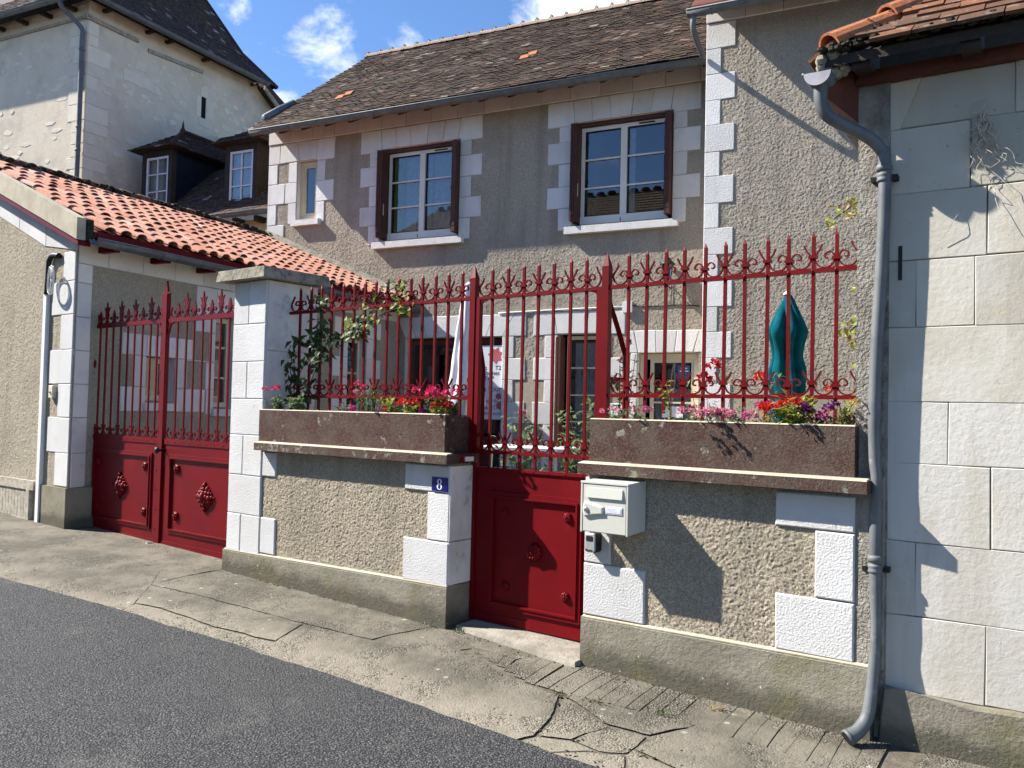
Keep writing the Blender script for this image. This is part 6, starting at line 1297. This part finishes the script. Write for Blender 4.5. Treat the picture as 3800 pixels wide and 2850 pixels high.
# ================================================================== courtyard things
def closed_parasol(label, x, y, zt, zb, rt, rb, mat, ground, kind, waist=None, folds=8, seed=1):
    t = thing('closed_parasol', label, 'parasol', (x, y, ground))
    b = B(S); vs = []; fs = []; n = folds * 10; rows = 34; rr = random.Random(seed)
    ph = [rr.uniform(0, 6) for _ in range(4)]
    for i in range(rows + 1):
        f = i / rows; z = zt + (zb - zt) * f
        for k in range(n):
            a = 2 * math.pi * k / n
            prof = kind(f); tw = .5 * math.sin(f * 2.6 + ph[0]) + .35 * noise.noise((f * 3, seed, 1)); q = abs(math.sin(folds * (a + tw) / 2 + .6 * noise.noise((math.cos(a) * 1.5, math.sin(a) * 1.5, seed))))
            fold = 1.16 - .52 * min(1, f * 6) * (1 - q) ** 1.8 + .10 * noise.noise((math.cos(a) * 1.6, math.sin(a) * 1.6, f * 3 + seed)) + .05 * noise.noise((math.cos(a) * 6, math.sin(a) * 6, f * 9 + seed))
            r = prof * fold; zz_ = z + (.05 * math.cos(folds * a) + .03 * math.sin(3 * a + ph[2])) * (f ** 4)
            vs.append((x + r * math.cos(a), y + r * math.sin(a), zz_))
    for i in range(rows):
        for k in range(n): fs.append((i * n + k, i * n + (k + 1) % n, (i + 1) * n + (k + 1) % n, (i + 1) * n + k))
    b.add(vs, fs); b.build('canopy', M[mat], t, smooth=True, recalc=False)
    B(S).tube([(x, y, ground), (x, y, zt + .01)], .019, 10).build('pole', M['white_plastic'], t, smooth=True); B(S).lathe((x, y, zt - .005), [(.045, 0), (.05, .012), (.03, .03), (.012, .05)], 10).build('finial', M['canvas'] if mat == 'canvas' else M['white_plastic'], t, smooth=True)
    B(S).lathe((x, y, ground), [(.22, 0), (.22, .05), (.05, .08), (.03, .25)], 14).build('base', M['concrete_cap'], t); return t
closed_parasol('closed white canvas parasol standing in the courtyard behind the left railing', -6.485, 7.60, 3.07, 1.70, .05, .2, 'canvas', .30, lambda f: .045 + .15 * f ** .8, folds=6, seed=5)
def tk(f):
    pts = [(0, .025), (.04, .05), (.235, .172), (.26, .168), (.33, .138), (.40, .126), (.49, .156), (.56, .155), (.72, .140), (.85, .138), (1, .15)]
    for (a, b_) in zip(pts, pts[1:]):
        if f <= b_[0]: return a[1] + (b_[1] - a[1]) * (f - a[0]) / (b_[0] - a[0])
    return pts[-1][1]
closed_parasol('closed teal canvas parasol behind the right railing', -2.862, 8.11, 2.79, 1.30, .05, .2, 'teal', .22, tk, folds=7, seed=9)
tb = thing('garden_table', 'white garden table top seen through the scrolls of the pedestrian gate', 'table', (-5.25, 7.2, .3))
tbx = B(Matrix.Translation((-5.2, 7.25, 0)) @ Matrix.Rotation(R(20), 4, 'Z')); tbx.prism(rrect(-.55, .40, -.38, .38, .08), 0, .03); 
tt = B(Matrix.Translation((-5.2, 7.25, 1.235)) @ Matrix.Rotation(R(20), 4, 'Z') @ Matrix.Rotation(math.pi / 2, 4, 'X')); tt.prism(rrect(-.55, .40, -.38, .38, .08), .0, -.03, .004); tt.build('table_top', M['white_plastic'], tb)
for sx_ in (-.45, .30):
    for sy_ in (-.3, .3): B(Matrix.Translation((-5.2, 7.25, 0)) @ Matrix.Rotation(R(20), 4, 'Z')).tube([(sx_, sy_, .28), (sx_ * .9, sy_ * .9, 1.24)], .022, 8).build('leg', M['white_plastic'], tb)
bn = thing('banner', 'white printed banner hanging in the doorway of the main house', 'banner', H @ Vector((1.85, .05, 1.45)))
B(H).box(1.30, 2.145, .04, .046, 1.45, 2.76).build('sheet', M['paper'], bn)
for k in (1.55, 1.95): B(H).tube([(k, .043, 2.76), (k, .05, 2.90)], .003, 4).build('string', M['white_plastic'], bn)
def emblem(cx0, cz0, r, seed):
    q = random.Random(seed); b = B(H)
    for k in range(7):
        a = 2 * math.pi * k / 7 + .3; pts = []
        for j in range(7):
            t_ = j / 6; w_ = r * .30 * math.sin(math.pi * t_); pts.append((cx0 + (t_ * r) * math.cos(a) - w_ * math.sin(a), cz0 + (t_ * r) * math.sin(a) + w_ * math.cos(a)))
        for j in range(5, 0, -1):
            t_ = j / 6; w_ = -r * .30 * math.sin(math.pi * t_); pts.append((cx0 + (t_ * r) * math.cos(a) - w_ * math.sin(a), cz0 + (t_ * r) * math.sin(a) + w_ * math.cos(a)))
        b.prism(pts, .04, .0385 - k * .0002)
    b.build('emblem', M['pink_print'], bn)
emblem(2.00, 2.58, .155, 1); emblem(2.10, 1.70, .085, 2); emblem(2.08, 1.86, .07, 3)
for (txt, u_, z_, s_, al) in (('nts', 1.84, 2.325, .11, 'RIGHT'), ('T2', 2.12, 2.325, .11, 'RIGHT'), ('sonnes', 2.09, 2.235, .11, 'RIGHT'), ('8 m²', 1.98, 2.14, .11, 'RIGHT'), ('la tour', 2.14, 1.945, .15, 'RIGHT'), ('tour.fr', 2.06, 1.745, .10, 'RIGHT'), ('66 21', 2.03, 1.62, .12, 'RIGHT'), ('78@gmail.com', 2.14, 1.53, .095, 'RIGHT')):
    lettering(txt, H @ Matrix.Translation((u_, .0385, z_)), s_, 'ink', bn, .0008, align=al)

# ================================================================== plants
def plant(name, label, base, cat, leaf_m, n, rad, ht, ls, flowers=None, group=None, lw=.55, stems=5, droop=0.0, seed=0, lean=(0, 0)):
    random.seed(1000 + seed); x, y, z = base
    t = thing(name, label, cat, base, group)
    st_ = B(); lf = B(); tips = []
    for k in range(stems):
        a = random.uniform(0, 2 * math.pi); rr = rad * math.sqrt(random.random()); h = ht * random.uniform(.55, 1.0)
        tip = Vector((x + rr * math.cos(a) + lean[0] * h, y + rr * math.sin(a) * .75 + lean[1] * h, z + h)); mid_ = Vector((x + rr * .35 * math.cos(a), y + rr * .3 * math.sin(a), z + h * .55))
        st_.tube(smooth_path([(x + rr * .2 * math.cos(a), y, z), mid_, tip], 3), .0028, 4); tips.append(tip)
    for i in range(n):
        T_ = random.choice(tips); f = random.uniform(.15, 1.0); p = Vector((x + (T_.x - x) * f, y + (T_.y - y) * f, z + (T_.z - z) * f)) + rvec() * rad * .28
        if p.z < z: p.z = z + .01
        d_ = rvec(-.3); d_.z -= droop; add_leaf(lf, p, d_, Vector((0, 0, 1)), ls * random.uniform(.6, 1.25), ls * lw * random.uniform(.7, 1.2))
    st_.build('stems', M['stem'], t); lf.build('foliage', M[leaf_m], t, recalc=False)
    for (fm, cnt, fr, hh, sp) in (flowers or []):
        for k in range(cnt):
            a = random.uniform(0, 2 * math.pi); q = random.random() ** .5
            c = Vector((x + rad * q * sp * math.cos(a) + lean[0] * hh, y + rad * q * sp * .8 * math.sin(a) + lean[1] * hh - rad * .25, z + hh * random.uniform(.82, 1.08)))
            fb = B()
            for m_ in range(26):
                v = rvec(-.3); add_leaf(fb, c + v * fr * .45, v, rvec(), fr * random.uniform(.45, .8), fr * .6, .1)
            fb.build('bloom', M[fm], t, recalc=False)
    return t
ZS = 1.53
LP = [(-6.27, .02, 'leaf_grey', 60, .09, .16, .045, [('f_pink', 4, .028, .25, 1.0)], 'hot pink geranium at the pillar end of the left trough'),
      (-6.0, .05, 'leaf_grey', 70, .13, .13, .05, [], 'grey-green leafy clump without blooms in the left trough next to the pillar geranium'),
      (-5.35, .0, 'leaf_grey', 36, .07, .09, .035, [('f_magenta', 3, .03, .06, 1.0)], 'magenta petunia trailing over the front of the left trough'),
      (-5.10, .03, 'leaf', 170, .14, .24, .026, [('f_light', 3, .022, .23, .9), ('f_pink', 2, .028, .27, .5)], 'feathery green plant with a few pink blooms in the middle of the left trough'),
      (-4.82, .02, 'leaf_yellow', 50, .10, .13, .045, [('f_red', 2, .018, .07, 1.0)], 'yellow-green leafy clump with reddish edges in the left trough'),
      (-4.62, .02, 'leaf_yellow', 46, .09, .10, .045, [('f_red', 4, .032, .12, .8)], 'small scarlet flowering plant in the left trough'),
      (-4.50, .05, 'leaf_dark', 30, .06, .06, .035, [('f_purple', 3, .03, .06, .8)], 'dark purple petunia low in the left trough'),
      (-4.385, .04, 'leaf', 70, .12, .17, .035, [('f_pink', 6, .038, .20, 1.1)], 'large hot pink verbena at the gate end of the left trough'),
      (-4.27, .0, 'leaf_yellow', 46, .085, .09, .04, [('f_red', 5, .032, .10, 1.0)], 'scarlet begonia spilling at the gate corner of the left trough'),
      (-4.235, .08, 'leaf', 40, .07, .15, .035, [('f_pink', 3, .034, .20, 1.1)], 'small hot pink verbena against the gate post in the left trough')]
for i, (x, dy, lm, n, rad, ht, ls, fl, lab) in enumerate(LP): plant('flowering_plant', lab, (x, Y0 + .08 + dy, ZS), 'plant', lm, int(n * 1.7), rad * 1.1, ht * 1.1, ls * 1.15, fl, 'plants in the flower troughs', seed=i, lean=(0, -.3))
RP = [(-2.80, .02, 'leaf_grey', 40, .08, .08, .03, [('f_light', 3, .022, .10, 1.0)], 'pale pink flowering plant at the gate end of the right trough'),
      (-2.62, .03, 'leaf_grey', 50, .10, .09, .028, [('f_dusty', 9, .024, .10, 1.1)], 'dusty pink verbena in the right trough left of the window'),
      (-2.43, .04, 'leaf_yellow', 12, .03, .24, .05, [], 'single upright yellow-green shoot in the right trough'),
      (-2.30, .02, 'leaf_grey', 30, .08, .07, .03, [('f_pink', 1, .016, .14, 1.0)], 'low sparse sprig with one pink bud in the right trough'),
      (-2.16, .0, 'leaf_grey', 70, .14, .08, .028, [('f_light', 9, .030, .095, 1.3), ('f_magenta', 3, .026, .09, 1.2)], 'wide pink and white verbena in the middle of the right trough'),
      (-1.98, .0, 'leaf_grey', 50, .10, .07, .028, [('f_light', 8, .030, .08, 1.2), ('f_magenta', 4, .026, .08, 1.1)], 'smaller pink and white verbena left of the scarlet begonia in the right trough'),
      (-1.80, .02, 'leaf_dry', 60, .10, .08, .028, [('f_red', 4, .036, .13, .7), ('f_magenta', 2, .03, .14, .6)], 'scarlet and magenta flowers over dry leaves in the right trough'),
      (-1.64, .0, 'leaf_yellow', 80, .13, .16, .055, [('f_red', 5, .03, .16, 1.0)], 'bushy pale green begonia with scarlet blooms before the teal parasol'),
      (-1.50, .02, 'leaf', 40, .08, .09, .035, [('f_purple', 4, .036, .13, 1.0), ('f_magenta', 3, .034, .08, 1.0)], 'purple and magenta petunia in the right trough'),
      (-1.39, .03, 'leaf_yellow', 90, .10, .17, .026, [], 'fine feathery yellow-green plant near the stone building in the right trough'),
      (-1.33, .0, 'leaf_dry', 70, .07, .10, .028, [('f_yellow', 3, .016, .16, 1.0)], 'drying brown and yellow plant at the far right end of the right trough')]
for i, (x, dy, lm, n, rad, ht, ls, fl, lab) in enumerate(RP): plant('flowering_plant', lab, (x, Y0 + .08 + dy, ZS), 'plant', lm, int(n * 1.7), rad * 1.1, ht * 1.1, ls * 1.15, fl, 'plants in the flower troughs', seed=40 + i, lean=(0, -.3))
gc = B()
for i in range(900): x = random.choice([random.uniform(-2.88, -1.32), random.uniform(-6.3, -4.25)]); add_leaf(gc, Vector((x, Y0 + random.uniform(.02, .2), 1.545)), rvec(.2), Zv, random.uniform(.02, .045), .018)
gc = gc.build('ground_cover', M['leaf_dry'], None, kind='stuff', recalc=False); tag(gc, 'low dry and green ground cover between the trough flowers', 'plants')
# shrubs and roses in the courtyard
plant('rose_bush', 'crimson rose bush behind the right railing, left of the teal parasol', (-3.11, 6.94, .45), 'rose bush', 'leaf_grey', 620, .27, 1.52, .07, [('f_rose', 2, .075, 1.58, .5)], seed=70, stems=12)
plant('rose_bush', 'tall rose with one scarlet bloom beside the teal parasol', (-2.99, 7.76, .45), 'rose bush', 'leaf_grey', 330, .17, 1.72, .07, [('f_red', 1, .07, 1.84, .1)], seed=71, stems=7)
plant('rose_bush', 'sparse rose with small coral blooms right of the teal parasol', (-2.37, 7.7, .45), 'rose bush', 'leaf_grey', 260, .24, 1.42, .06, [('f_red', 2, .04, 1.45, .8)], seed=72, stems=7)
plant('climbing_rose', 'dark climbing rose behind the right gate post', (-3.24, 5.57, .3), 'rose bush', 'leaf_dark', 520, .17, 1.78, .075, [('f_dusty', 3, .05, 1.76, .8)], seed=73, stems=10)
plant('rose_bush', 'white-leaved shrub against the french window, seen through the gate bars', (-4.66, 7.26, .4), 'rose bush', 'leaf_grey', 480, .30, 1.42, .095, [], seed=75, stems=9)
plant('rose_bush', 'leafy rose with pale young leaves before the quoins, seen through the gate bars', (-5.48, 7.40, .4), 'rose bush', 'leaf_grey', 300, .30, 1.24, .095, [('f_dusty', 1, .06, 1.2, .5)], seed=74, stems=8)
plant('shrub', 'dark low shrub filling the space behind the pedestrian gate', (-4.12, 5.72, .1), 'shrub', 'leaf', 1300, .46, 1.14, .085, [('f_red', 3, .03, .95, .8)], seed=76, stems=30)
plant('shrub', 'low green shrub behind the hinge side of the pedestrian gate', (-3.62, 5.66, .1), 'shrub', 'leaf_grey', 800, .30, 1.12, .075, [], seed=79, stems=20)
plant('shrub', 'dark strap-leaved plant behind the middle of the left trough', (-5.75, 5.25, .7), 'shrub', 'leaf_dark', 220, .26, 1.05, .18, [], seed=77, stems=10, lw=.16)
# creepers
def creeper(label, pts, leaves, ls, mats, seed, name='climbing_vine'):
    random.seed(seed); t = thing(name, label, 'vine', pts[0][0]); sb = B(); lbs = {m: B() for m in mats}
    for path in pts:
        P_ = smooth_path(path, 5); sb.tube(P_, .005, 4)
        for k in range(leaves):
            i = random.randrange(2, len(P_)); p = P_[i] + rvec() * .06; b_ = lbs[random.choice(mats)]; d_ = rvec(-.6); d_.z -= .5; add_leaf(b_, p, d_, Vector((0, -1, .3)), ls * random.uniform(.6, 1.3), ls * .62)
    sb.build('stems', M['timber'], t); [b_.build('leaves', M[m], t, recalc=False) for m, b_ in lbs.items() if b_.v]; return t
creeper('climbing vine with dark and yellowing leaves on the left railing next to the pillar',
        [[(-6.2, 4.9, 1.5), (-6.25, 4.93, 1.8), (-6.05, 4.95, 2.1), (-5.9, 4.95, 2.3), (-6.0, 4.97, 2.55)], [(-6.2, 4.92, 1.5), (-6.0, 4.94, 1.9), (-5.85, 4.95, 2.15), (-5.6, 4.96, 2.2), (-5.45, 4.97, 2.25)], [(-6.1, 4.93, 1.6), (-6.28, 4.9, 1.9), (-6.2, 4.92, 2.2), (-5.9, 4.94, 2.25)]],
        70, .088, ['leaf_dark', 'leaf_dark', 'leaf_dark', 'leaf'], 5)
creeper('yellow-green vine tip with sunlit leaves high on the left railing', [[(-5.75, 4.96, 2.2), (-5.5, 4.97, 2.35), (-5.3, 4.97, 2.5), (-5.05, 4.96, 2.6), (-4.95, 4.96, 2.58)], [(-5.6, 4.96, 2.25), (-5.4, 4.97, 2.3), (-5.15, 4.97, 2.4), (-4.85, 4.96, 2.45)]], 56, .068, ['leaf_yellow', 'leaf_yellow', 'leaf'], 6)
creeper('thin yellowing creeper hanging on the wall at the right end of the right railing', [[(-1.38, 5.6, 3.35), (-1.42, 5.6, 3.1), (-1.5, 5.58, 2.95), (-1.42, 5.58, 2.7), (-1.5, 5.56, 2.5), (-1.4, 5.5, 2.2), (-1.45, 5.4, 1.9)], [(-1.36, 5.6, 3.1), (-1.55, 5.6, 2.98), (-1.68, 5.6, 2.9)], [(-1.38, 5.5, 2.3), (-1.55, 5.5, 2.15)]], 30, .06, ['leaf_yellow', 'leaf_dry'], 7)
